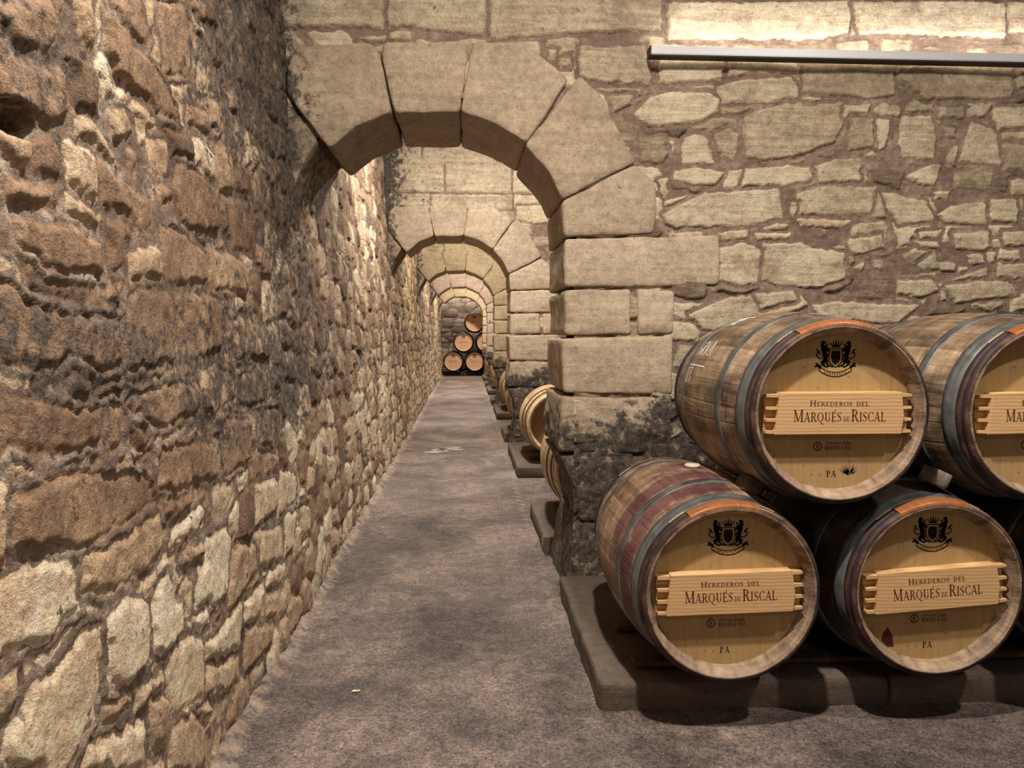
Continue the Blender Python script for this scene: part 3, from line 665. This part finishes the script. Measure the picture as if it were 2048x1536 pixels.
def print_quads(m, quads, y, ca=1., sa=0., th=.0004):
    for q in quads:
        pts = [(p[0]*ca-p[1]*sa, p[0]*sa+p[1]*ca) for p in q]
        a = sum(pts[i][0]*pts[(i+1) % len(pts)][1]-pts[(i+1) % len(pts)][0]*pts[i][1] for i in range(len(pts)))
        if a < 0: pts = pts[::-1]
        prism(m, pts, y-th, y)
def ring_quads(cx, cz, r0, r1, n=28):
    A = [2*math.pi*i/n for i in range(n+1)]
    return [[(cx+r1*math.cos(a), cz+r1*math.sin(a)), (cx+r1*math.cos(b), cz+r1*math.sin(b)), (cx+r0*math.cos(b), cz+r0*math.sin(b)), (cx+r0*math.cos(a), cz+r0*math.sin(a))] for a, b in zip(A, A[1:])]
def path(pts, w):
    out = []
    for i in range(len(pts)-1):
        wa = w[i] if isinstance(w, (list, tuple)) else w; wb = w[i+1] if isinstance(w, (list, tuple)) else w
        a = np.array(pts[i], float); b = np.array(pts[i+1], float); d = b-a; L = np.hypot(*d) or 1; n = np.array([-d[1], d[0]])/L
        out.append([tuple(a+n*wa/2), tuple(a-n*wa/2), tuple(b-n*wb/2), tuple(b+n*wb/2)])
        out.append([(pts[i+1][0]+wb/2*math.cos(t), pts[i+1][1]+wb/2*math.sin(t)) for t in np.linspace(0, 2*math.pi, 7)[:-1]])
    return out
def crest():
    q = []
    # shield
    sh = [(-.26, .42), (.26, .42), (.30, .1), (.24, -.18), (0, -.36), (-.24, -.18), (-.30, .1)]
    q.append([(x*.72, z*.80+.02) for x, z in sh]); q += path([(x*1.05, z*1.05) for x, z in sh+[sh[0]]], .045)
    for s in (-1, 1):
        q += path([(s*.30, .46), (s*.40, .50), (s*.33, .36)], .05)          # shield scrolls
        # lion: body, mane, head, legs, tail
        q += path([(s*.50, .60), (s*.54, .40), (s*.50, .18), (s*.44, -.02), (s*.52, -.18)], [.20, .24, .20, .20, .12])
        q += path([(s*.50, .66), (s*.58, .72), (s*.62, .60), (s*.60, .46)], [.14, .16, .14, .10])
        q += path([(s*.44, .66), (s*.38, .62)], .08)
        q += path([(s*.48, .42), (s*.36, .36), (s*.31, .30)], [.10, .07, .06])
        q += path([(s*.48, .26), (s*.38, .18), (s*.33, .12)], [.10, .06, .05])
        q += path([(s*.48, .02), (s*.36, -.10), (s*.40, -.22), (s*.30, -.27)], [.14, .09, .07, .06])
        q += path([(s*.52, -.06), (s*.62, -.14), (s*.60, -.26), (s*.50, -.28)], [.14, .10, .07, .06])
        q += path([(s*.56, .04), (s*.72, .0), (s*.84, .10), (s*.86, .24), (s*.76, .30), (s*.72, .22), (s*.80, .36), (s*.88, .40)], [.05, .05, .05, .05, .05, .05, .06, .05])
        # ribbon ends
        q += path([(s*.90, -.20), (s*.78, -.32), (s*.92, -.34), (s*.80, -.22)], .045)
        q.append([(s*.64, -.30), (s*.90, -.16), (s*.80, -.36), (s*.66, -.44)][::s])
        q += path([(s*.10, -.36), (s*.26, -.30), (s*.40, -.36), (s*.52, -.30)], .07)
    # ribbon
    top = [(x, -.60+.26*(x/.72)**2) for x in np.linspace(-.72, .72, 13)]; bot = [(x, z-.19) for x, z in top]
    q += path(top, .035)+path(bot, .045)+path([top[0], bot[0]], .04)+path([top[-1], bot[-1]], .04)
    for i, x in enumerate(np.linspace(-.46, .46, 9)):
        z = -.60+.26*(x/.72)**2-.095; q += path([(x-.018, z-.045), (x-.018, z+.045)], .022)+(path([(x-.018, z+.04), (x+.022, z+.04)], .02) if i % 2 else path([(x-.018, z), (x+.022, z-.04)], .02))
    # crown
    q.append([(-.17, .50), (.17, .50), (.19, .58), (-.19, .58)])
    for i, x in enumerate((-.24, -.12, 0, .12, .24)):
        z = .80-.06*abs(i-2)
        q.append([(x*.7-.045, .58), (x*.7+.045, .58), (x+.03, z-.04), (x-.03, z-.04)]); q += ring_quads(x, z, .0, .035, 8)
    return q
CREST = crest()

# ------------------------------------------------------------------ barrels
BL, RH, RB = .96, .293, .350     # length, radius at the ends, radius at the belly
def prof_r(y): return RB-(RB-RH)*(abs(y)/(BL/2))**2.1
def lathe(m, prof, n=120, a0=0., a1=360., tonef=None, ridge=0., **k):
    full = abs(a1-a0) >= 360; N = n if full else n+1
    A = np.radians(a0+(a1-a0)*np.arange(N)/n); V = []
    rg = ridge*(np.arange(N) % 2)
    for y, r in prof: V.append(np.column_stack([(r-rg)*np.cos(A), np.full(N, y), (r-rg)*np.sin(A)]))
    V = np.array(V); F = []
    for a in range(len(prof)-1):
        for i in range(n):
            j = (i+1) % N; F.append((a*N+i, a*N+j, (a+1)*N+j, (a+1)*N+i))
    tn = np.tile(tonef(np.arange(N)), len(prof)) if tonef is not None else .5
    m.add(V.reshape(-1, 3), F, tone=tn, **k)
def body_mesh(mat, name='staves', wine=False, chime=True):
    NS = 30; per = 8; n = NS*per
    rs = np.random.RandomState(4 if wine else 9); tones = rs.rand(NS+1)
    wid = np.cumsum(rs.uniform(.7, 1.3, NS)); wid = np.concatenate([[0], wid/wid[-1]])
    ang = []
    for s in range(NS):
        for f in (0, .03, .10, .3, .5, .7, .90, .97): ang.append(wid[s]+(wid[s+1]-wid[s])*f)
    A = np.array(ang)*2*math.pi; tn = np.repeat(tones[:NS], per); groove = np.tile([1., .25, 0, 0, 0, 0, 0, .25], NS)
    ysamp = np.linspace(-BL/2, BL/2, 49)
    V = []; so = []
    for y in ysamp:
        r = prof_r(y)-.0010*groove
        V.append(np.column_stack([r*np.cos(A), np.full(n, y), r*np.sin(A)]))
        so.append(1.15*np.exp(-((y+.295)/.075)**2)*np.clip(np.cos(A-2.75), 0, 1)**.6+.95*np.exp(-((y+.13)/.07)**2)*np.clip(np.cos(A-2.3), 0, 1)**1.5+.75*np.exp(-((y-.06)/.12)**2)*np.clip(np.cos(A-1.55), 0, 1)**5)
    V = np.array(V); F = []
    for a in range(len(V)-1):
        for i in range(n): F.append((a*n+i, (a+1)*n+i, (a+1)*n+(i+1) % n, a*n+(i+1) % n))
    m = MB(); m.add(V.reshape(-1, 3), F, tone=np.tile(tn, len(V)), mort=np.tile(groove*.3, len(V)), soot=np.array(so).ravel())
    return m.obj(name, mat)
def rim_mesh(sg):
    m = MB(); y = -BL/2
    pr = [(y+.075, .262), (y+.052, .263), (y+.005, .2835), (y, .286), (y, .290), (y+.003, .2928), (y+.006, .2932)]
    pr = [(a*1. if sg < 0 else -a, r) for a, r in pr]
    if sg < 0: pr = pr[::-1]
    rs = np.random.RandomState(3); tn = np.repeat(rs.rand(40), 3)
    lathe(m, pr, 120, tonef=lambda i: tn[i % 120]); return m
def head_mesh(y, seed=1):
    m = MB(); rs = np.random.RandomState(seed); R = .2635
    xs = [-R]; 
    for w in (.085, .075, .082, .07, .088, .076): xs.append(xs[-1]+w*rs.uniform(.9, 1.1))
    xs.append(R)
    for a, b in zip(xs, xs[1:]):
        a2, b2 = a+.00015, b-.00015
        t = np.linspace(a2, b2, 7); pts = [(x, -math.sqrt(max(0, R*R-x*x))) for x in t]+[(x, math.sqrt(max(0, R*R-x*x))) for x in t[::-1]]
        prism(m, pts, y, y+.02, tone=.3+.4*rs.rand())
    prism(m, [((R-.001)*math.cos(q), (R-.001)*math.sin(q)) for q in np.linspace(0, 2*math.pi, 61)[:-1]], y+.003, y+.02, tone=.1, mort=1.)
    return m
def band(m, y0, y1, off, th, n=120, a0=0, a1=360, segs=5, bulge=0., **k):
    pr = [(y0, prof_r(y0)-.001)]
    for i in range(segs+1):
        y = y0+(y1-y0)*i/segs; pr.append((y, prof_r(y)+off+th+bulge*math.sin(math.pi*i/segs)))
    pr.append((y1, prof_r(y1)-.001))
    lathe(m, pr[::-1], n, a0, a1, **k)
    if a1-a0 < 360:
        for a in (a0, a1):
            c, s = math.cos(math.radians(a)), math.sin(math.radians(a)); P = [(r*c, y, r*s) for y, r in pr]
            m.add(P, [tuple(range(len(P))) if a == a1 else tuple(range(len(P)))[::-1]], tone=.5)
def link_parts(root, parts):
    for p in parts: p.parent = root
def barrel_bar(root, tilt, mat_ink):
    """cross bar with notched ends, flush with the chime"""
    ca, sa = math.cos(math.radians(tilt)), math.sin(math.radians(tilt)); yb = -BL/2+.055
    def rot(pts): return [(p[0]*ca-p[1]*sa, p[0]*sa+p[1]*ca) for p in pts]
    c0 = (0, -.0)
    b = MB()
    prism(b, rot([(-.222, -.071), (.214, -.071), (.222, -.01), (.212, .071), (-.206, .071), (-.213, 0)]), yb-.042, yb)
    o = b.obj('cross_bar', M['bar'], root, smooth=False)
    bv = o.modifiers.new('bevel', 'BEVEL'); bv.width = .0025; bv.segments = 2
    b = MB(); prism(b, rot([(-.249, -.058), (.249, -.058), (.249, .060), (-.249, .060)]), yb-.012, yb)
    for s in (-1, 1):
        for z in (-.062, -.022, .018, .060):
            prism(b, rot([(s*.20, z-.0065), (s*.250, z-.0045), (s*.250, z+.0045), (s*.20, z+.0055)][::s]), yb-.036, yb-.008)
    f = b.obj('bar_end', M['bar'], o, smooth=False)
    t = MB()
    print_quads(t, text_quads([('H', .020), ('EREDEROS', .0150), (' ', .02), ('DEL', .0150)], .205, -.002, .024), yb-.042, ca, sa)
    q1 = text_quads([('M', .041), ('ARQUÉS', .0325), (' ', .012), ('DE', .0165), (' ', .012), ('R', .041), ('ISCAL', .0325)], .318, .0, -.028)
    print_quads(t, q1, yb-.042, ca, sa)
    t.obj('bar_lettering', M['ink'], o, smooth=False)
    return o
def head_prints(root, hy, far=False):
    k = .077; m = MB(); print_quads(m, [[(x*k, z*k+.181) for x, z in q] for q in CREST], hy)
    m.obj('crest', M['print'], root, smooth=False)
    m = MB()
    if far:
        print_quads(m, text_quads([('HEREDEROS DEL', .018)], .16, 0, .03), hy)
        print_quads(m, text_quads([('M', .042), ('ARQUÉS DE R', .032), ('ISCAL', .032)], .30, 0, -.02), hy)
    else:
        print_quads(m, ring_quads(-.055, -.117, .0125, .0155), hy)
        print_quads(m, text_quads([('B', .016)], None, -.055, -.125), hy)
        print_quads(m, text_quads([('TONNELLERIE', .008)], .092, .020, -.111), hy)
        print_quads(m, text_quads([('BERGER & FILS', .014)], .096, .020, -.129), hy)
    m.obj('stamped_title' if far else 'maker_mark', M['print'], root, smooth=False)
    if not far:
        m = MB(); print_quads(m, text_quads([('PA', .022)], None, -.004, -.222), hy); m.obj('stamped_initials', M['print'], root, smooth=False)
def chalk_marks(root):
    m = MB()
    def put(pts, y0, th0, w, sc_):
        # pen strokes bent onto the staves; u runs from back to front, v up
        q = [pts[0]]
        for b in pts[1:]:
            a = q[-1]; n = max(1, int(math.hypot(b[0]-a[0], b[1]-a[1])*sc_/.006)); q += [(a[0]+(b[0]-a[0])*i/n, a[1]+(b[1]-a[1])*i/n) for i in range(1, n+1)]
        for quad in path([(u*.4, v) for u, v in q], w/sc_):
            V = []
            for u, v in quad:
                u = u/.4
                y = y0-u*sc_; th = math.radians(th0)-v*sc_/.35; r = prof_r(y)+.0014
                V.append((r*math.cos(th), y, r*math.sin(th)))
            m.add(V, [tuple(range(len(V)))])
    P = [[(0,0),(.1,1),(.45,.95),(.45,.6),(.05,.5)],[(.6,1),(.55,0),(.9,0)],[(1.5,.9),(1.2,.95),(1.05,.4),(1.2,0),(1.5,.1),(1.5,.45),(1.3,.45)],[(1.7,0),(1.75,1),(2.1,.9),(2.1,.6),(1.75,.5),(2.15,0)],[(2.35,1),(2.5,0),(2.85,1)],[(3.0,0),(3.3,1),(3.6,0),(3.0,0)]]
    for s in P: put(s, .240, 149, .0034, .068)
    m.obj('chalk_writing', M['chalk'], root, smooth=False); m = MB()
    put([(0, 0), (4.2, -.1)], .255, 156, .006, .064)
    m.obj('chalk_underline', M['chalk'], root, smooth=False); m = MB()
    for s in [[(0,0),(.15,1)],[(.6,0),(.5,.9),(.9,1),(.95,.1),(.6,0)],[(1.2,.9),(1.55,1),(1.5,.6),(1.3,.5),(1.6,.35),(1.45,0),(1.15,.05)]]: put(s, .235, 169, .0036, .068)
    m.obj('chalk_number', M['chalk'], root, smooth=False); m = MB()
    for s in [[(0,1),(.7,1)],[(.35,1),(.35,0)],[(.95,0),(.95,1),(1.35,.9),(1.35,.6),(.95,.5),(1.4,0)],[(1.65,0),(1.65,1),(2.05,.9),(2.05,.55),(1.65,.5)]]: put(s, .17, 121, .006, .062)
    put([(0, 0), (3.0, 0)], .16, 111, .007, .06)
    m.obj('chalk_writing', M['chalk'], root, smooth=False)
_proto = {}
def proto(kind):
    if kind in _proto: return _proto[kind]
    P = []
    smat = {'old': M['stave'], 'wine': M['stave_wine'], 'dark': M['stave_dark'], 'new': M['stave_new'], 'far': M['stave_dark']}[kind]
    P.append(body_mesh(smat, wine=(kind == 'wine')))
    for sg in (-1, 1): P.append(rim_mesh(sg).obj('chime', M['chime'] if kind not in ('new', 'far') else M['hoop_new']))
    hy = -BL/2+.055
    P.append(head_mesh(hy, 1).obj('head', M['head_far'] if kind == 'far' else M['head'], smooth=False))
    P.append(head_mesh(-hy-.02, 2).obj('head', M['head'], smooth=False))
    hm = {'new': M['hoop_new'], 'far': M['hoop_black']}.get(kind, M['hoopwood'])
    E = BL/2
    for sg in (-1, 1):
        for i in range(2):
            a = E-.003-.026*i; y0, y1 = sorted((sg*a, sg*(a-.024)))
            m = MB(); band(m, y0, y1, .0, .007, bulge=.004, segs=4); P.append(m.obj('wooden_hoop', hm))
    gm = {'new': M['hoop_black'], 'far': M['hoop_black']}.get(kind, M['galv'])
    hoops = [(.424, .362), (.245, .203)] if kind != 'new' else [(.402, .398), (.36, .33), (.24, .205)]
    for a, b in hoops:
        for sg in (-1, 1):
            y0, y1 = sorted((sg*a, sg*b)); m = MB(); band(m, y0, y1, .0, .0025, segs=3)
            o = m.obj('metal_hoop', gm); P.append(o)
            if kind in ('old', 'wine'):
                for da in (92, 97):
                    rv = MB(); th = math.radians(da); yy = (y0+y1)/2; r = prof_r(yy)+.003
                    rough_box(rv, r*math.cos(th)-.004, r*math.cos(th)+.004, yy-.004, yy+.004, r*math.sin(th)-.003, r*math.sin(th)+.002, .005, .0025, 0)
                    rv.obj('rivet', gm, o)
    if kind in ('old', 'wine', 'dark'):
        for sg in (-1, 1):
            m = MB(); y0, y1 = sorted((sg*(E-.002), sg*(E-.044)))
            na = 48*2; rs = np.random.RandomState(5)
            band(m, y0, y1, .0085, .003, n=na, a0=73, a1=119, bulge=.004, segs=8, ridge=.0016, tonef=lambda i: np.where(np.asarray(i) % 2 == 0, .55+.4*vn(np.asarray(i)*.7, np.asarray(i)*.0), .05+.3*vn(np.asarray(i)*.9, np.asarray(i)*.0+3)))
            P.append(m.obj('wicker_binding', M['wicker']))
            for (a0, a1, yy) in [(56, 72.5, .002), (61, 72.5, .028), (119.5, 131, .034)]:
                m = MB(); ya, yb = sorted((sg*(E-.006-yy), sg*(E-.018-yy))); band(m, ya, yb, .008, .002, n=8, a0=a0, a1=a1, segs=2)
                P.append(m.obj('cane_tie', M['cane']))
    _proto[kind] = P
    return P
def copy_under(src, parent):
    c = src.copy(); col.objects.link(c); c.parent = parent
    for ch in list(src.children): copy_under(ch, c)
used = set()
def barrel(kind, x, y, z, label, group, tilt=0., roll=0., yaw=0., bar=True, chalk=False, bung=False, flip=False):
    r = empty('wine_barrel', (x, y, z)); tag(r, label, 'barrel', group)
    r.rotation_euler = (0, math.radians(roll), math.radians(yaw+(180 if flip else 0)))
    P = proto(kind)
    for p in P:
        if kind not in used: p.parent = r
        else: copy_under(p, r)
    used.add(kind)
    hy = -BL/2+.055
    if bar is True: barrel_bar(r, tilt, None)
    if bar is not None: head_prints(r, hy, bar == 'far')
    if chalk: chalk_marks(r)
    if bung:
        m = MB(); lathe(m, [(0, .0), (0, .026), (.004, .031), (.010, .031), (.014, .027), (.015, 0)], 28)
        V = m.V[0].copy(); m.V[0] = np.column_stack([V[:, 0], V[:, 2], V[:, 1]+RB-.002]); m.F = [f[::-1] for f in m.F]
        m.obj('bung', M['bung'], r)
    return r
GN = 'stacked oak wine barrels by the near wall'
YB = 2.48+BL/2
XL, ZL = .888, .483
barrel('wine', XL, YB, ZL, 'lower left oak barrel with purple wine-stained staves and a cream bung', GN, tilt=1.2, bung=True)
barrel('old', 1.245, YB-.005, 1.092, 'upper oak barrel with white chalk writing on its staves', GN, tilt=0., chalk=True)
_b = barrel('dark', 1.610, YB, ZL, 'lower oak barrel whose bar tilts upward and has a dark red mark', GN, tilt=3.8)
barrel('old', 1.985, YB, 1.090, 'upper oak barrel cut by the right edge of the photo', GN, tilt=1.)
barrel('dark', 2.335, YB, ZL, 'lower shade-darkened barrel mostly hidden at the right edge of the photo', GN)
# dark red mark and grey smudge are flat marks on their heads
m = MB()
print_quads(m, [[(-.150, -.145), (-.132, -.175), (-.125, -.215), (-.150, -.215), (-.172, -.190), (-.165, -.165)][::-1]], -BL/2+.055, th=.0005)
M['wine_mark'] = plain('dried_wine', srgb(78, 26, 18), .7); m.obj('wine_mark', M['wine_mark'], _b, smooth=False)
smo = [o for o in bpy.data.objects if o.name.startswith('wine_barrel') and 'chalk' in o.get('label', '')][0]
m = MB(); random.seed(3)
for i in range(26):
    a = math.radians(random.uniform(35, 150)); r0 = random.uniform(.004, .02); r1 = random.uniform(.028, .048)
    c = (.058, -.222); print_quads(m, path([(c[0]+r0*math.cos(a), c[1]+r0*math.sin(a)), (c[0]+r1*math.cos(a), c[1]+r1*math.sin(a))], [.005, .0015]), -BL/2+.055, th=.0003)
M['smudge'] = plain('grey_smudge', srgb(120, 102, 74), .8); m.obj('brush_smudge', M['smudge'], smo, smooth=False)

# rails and wedges that carry the rows
def rail(y, label, z0=.10, x0=.62, x1=2.8, top=.0):
    m = MB(); h = ZL-prof_r(y-YB)-.0
    rough_box(m, x0, x1, y-.04, y+.04, z0+.012, h-.005, .05, .006, .002, int(y*10), .5)
    return tag(m.obj('wooden_rail', M['wood_dark']), label, 'rail', 'timber rails under the barrels')
rail(2.80, 'dark timber rail on the plinth under the fronts of the barrels')
rail(3.15, 'dark timber rail on the plinth under the backs of the barrels')
def wedge(cx, y, cz, w, h, mat, label, ang=0.):
    m = MB(); rough_box(m, -w/2, w/2, -.05, .05, -h/2, h/2, .02, .008, .004, int(cx*50), .6)
    o = m.obj('wooden_wedge', mat); o.location = (cx, y, cz); o.rotation_euler = (0, math.radians(ang), 0)
    return tag(o, label, 'wedge', 'wedges between the barrels')
wedge(1.018, 2.70, .812, .062, .056, M['wood_dark'], 'dark brown wedge pinched between the chalk-marked barrel and the wine-stained one', 32)
M['ash'] = stave_mat('grey_ash_wood', [(.2, srgb(96, 88, 82)), (.6, srgb(140, 130, 120)), (1, srgb(168, 156, 142))], .1)
wedge(1.665, 2.62, .848, .06, .055, M['ash'], 'grey weathered wooden wedge between two upper barrels at the right', 25)

# barrels further along the passage
ordb = ['second', 'third', 'fourth', 'fifth']
for k in range(1, 5):
    a0 = D1+PERIOD*(k-1)+THICK; b0 = D1+PERIOD*k; dz = .0
    barrel('new', XL-.02, a0+.15+BL/2, ZL+dz, 'barrel end-on behind the %s arch, turned away from the viewer' % ordn[k-1], 'barrels along the passage', bar=None, flip=True)
    barrel('new', XL, b0-1.55+BL/2, ZL+dz, 'pale new barrel facing the viewer in front of the %s arch' % ordn[k], 'barrels along the passage', bar='far' if k < 3 else None)
    for q, yy in enumerate((a0+.15+BL/2, b0-1.55+BL/2)):
        for s in (-.2, .2):
            m = MB(); rough_box(m, .62, 2.0, yy+s-.04, yy+s+.04, .124, ZL-prof_r(.2)-.006, .08, .006, .002, 3, .5)
            tag(m.obj('wooden_rail', M['wood_dark']), 'dark rail under the %s half of the barrel %s' % ('near' if s < 0 else 'far', ('behind the %s arch' % ordn[k-1]) if q == 0 else ('in front of the %s arch' % ordn[k])), 'rail', 'timber rails under the barrels')
# pyramid at the far end
SY = 24.45+BL/2
for (x, z, lab) in [(-.42, .45, 'far-end barrel at the lower left of the pyramid against the end wall'), (.26, .45, 'far-end barrel at the lower right of the pyramid'),
                    (-.095, 1.065, 'far-end barrel in the middle row, left one'), (.61, 1.065, 'far-end barrel in the middle row, half hidden behind the arch'),
                    (.255, 1.69, 'far-end barrel alone on top of the pyramid')]:
    barrel('far', x, SY, z, lab, 'barrels stacked at the far end', bar='far').scale = (.955, 1, .955)
m = MB()
for yy in (SY-.2, SY+.2): rough_box(m, -.84, 1.3, yy-.05, yy+.05, 0, .108, .08, .01, .002, 8, .2)
tag(m.obj('stacking_rail', M['wood_dark']), 'dark timber base under the far-end pyramid of barrels', 'rail')
for x, z, lab in [(-.115, .70, 'small dark block in the lowest gap of the far-end pyramid'), (.24, 1.34, 'small dark block below the topmost far-end barrel')]:
    pass

# ------------------------------------------------------------------ trunking with its LED strip
tr = empty('light_trunking', (.92, 3.875, 2.744)); tag(tr, 'long grey metal light trunking fixed on the stone wall, shining upward', 'light fitting')
m = MB(); L = 4.6
prism(m, [(0, 0), (L, 0), (L, .036), (0, .036)], -.012, -.002)      # front web
prism(m, [(0, -.004), (L, -.004), (L, .001), (0, .001)], -.012, .055)
o = m.obj('housing', M['steel'], tr, smooth=False)
m = MB(); box(m, .002, L, -.010, .054, -.010, -.0045); m.obj('underside_shade', M['steel_dark'], tr, smooth=False)  # dark strip for the shade band beneath the housing
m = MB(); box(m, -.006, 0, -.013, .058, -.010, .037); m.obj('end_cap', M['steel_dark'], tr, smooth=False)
m = MB(); box(m, .02, L, .012, .05, .0015, .02); m.obj('led_strip', M['led'], tr, smooth=False)

# ------------------------------------------------------------------ small things on the floor
m = MB(); prism(m, [(0, 0), (.028, .004), (.030, .012), (.014, .011), (.012, .016), (.001, .013)], 0, .0015)
o = m.obj('paper_scrap', M['paper'], smooth=False); o.rotation_euler = (math.radians(-90), 0, 0)
m_ = None
p = CAM+(FW*FPX+RT*(704-1024)+UP*(768-1384))*1.0; d = p-CAM; q = CAM+d*((.004-EYE)/d[2]); o.location = (q[0], q[1], .006)
tag(o, 'small torn cream scrap of paper lying on the walkway', 'paper')
random.seed(5); m = MB()
for i in range(7):
    cx, cy = random.uniform(-.42, -.10), 8.9+random.uniform(-.16, .2); r = random.uniform(.03, .09); n = 11
    pts = [(cx+1.5*r*math.cos(t)*random.uniform(.6, 1.1), cy+r*math.sin(t)*random.uniform(.6, 1.1)) for t in np.linspace(0, 2*math.pi, n+1)[:-1]]
    m.add([(x, y, .003) for x, y in pts]+[(x, y, -.004) for x, y in pts], [tuple(range(n))]+[(i, (i+1) % n, (i+1) % n+n, i+n) for i in range(n)])
fl = [o for o in bpy.data.objects if o.name == 'floor'][0]
m.obj('plaster_splash', M['patch'], fl, smooth=False)
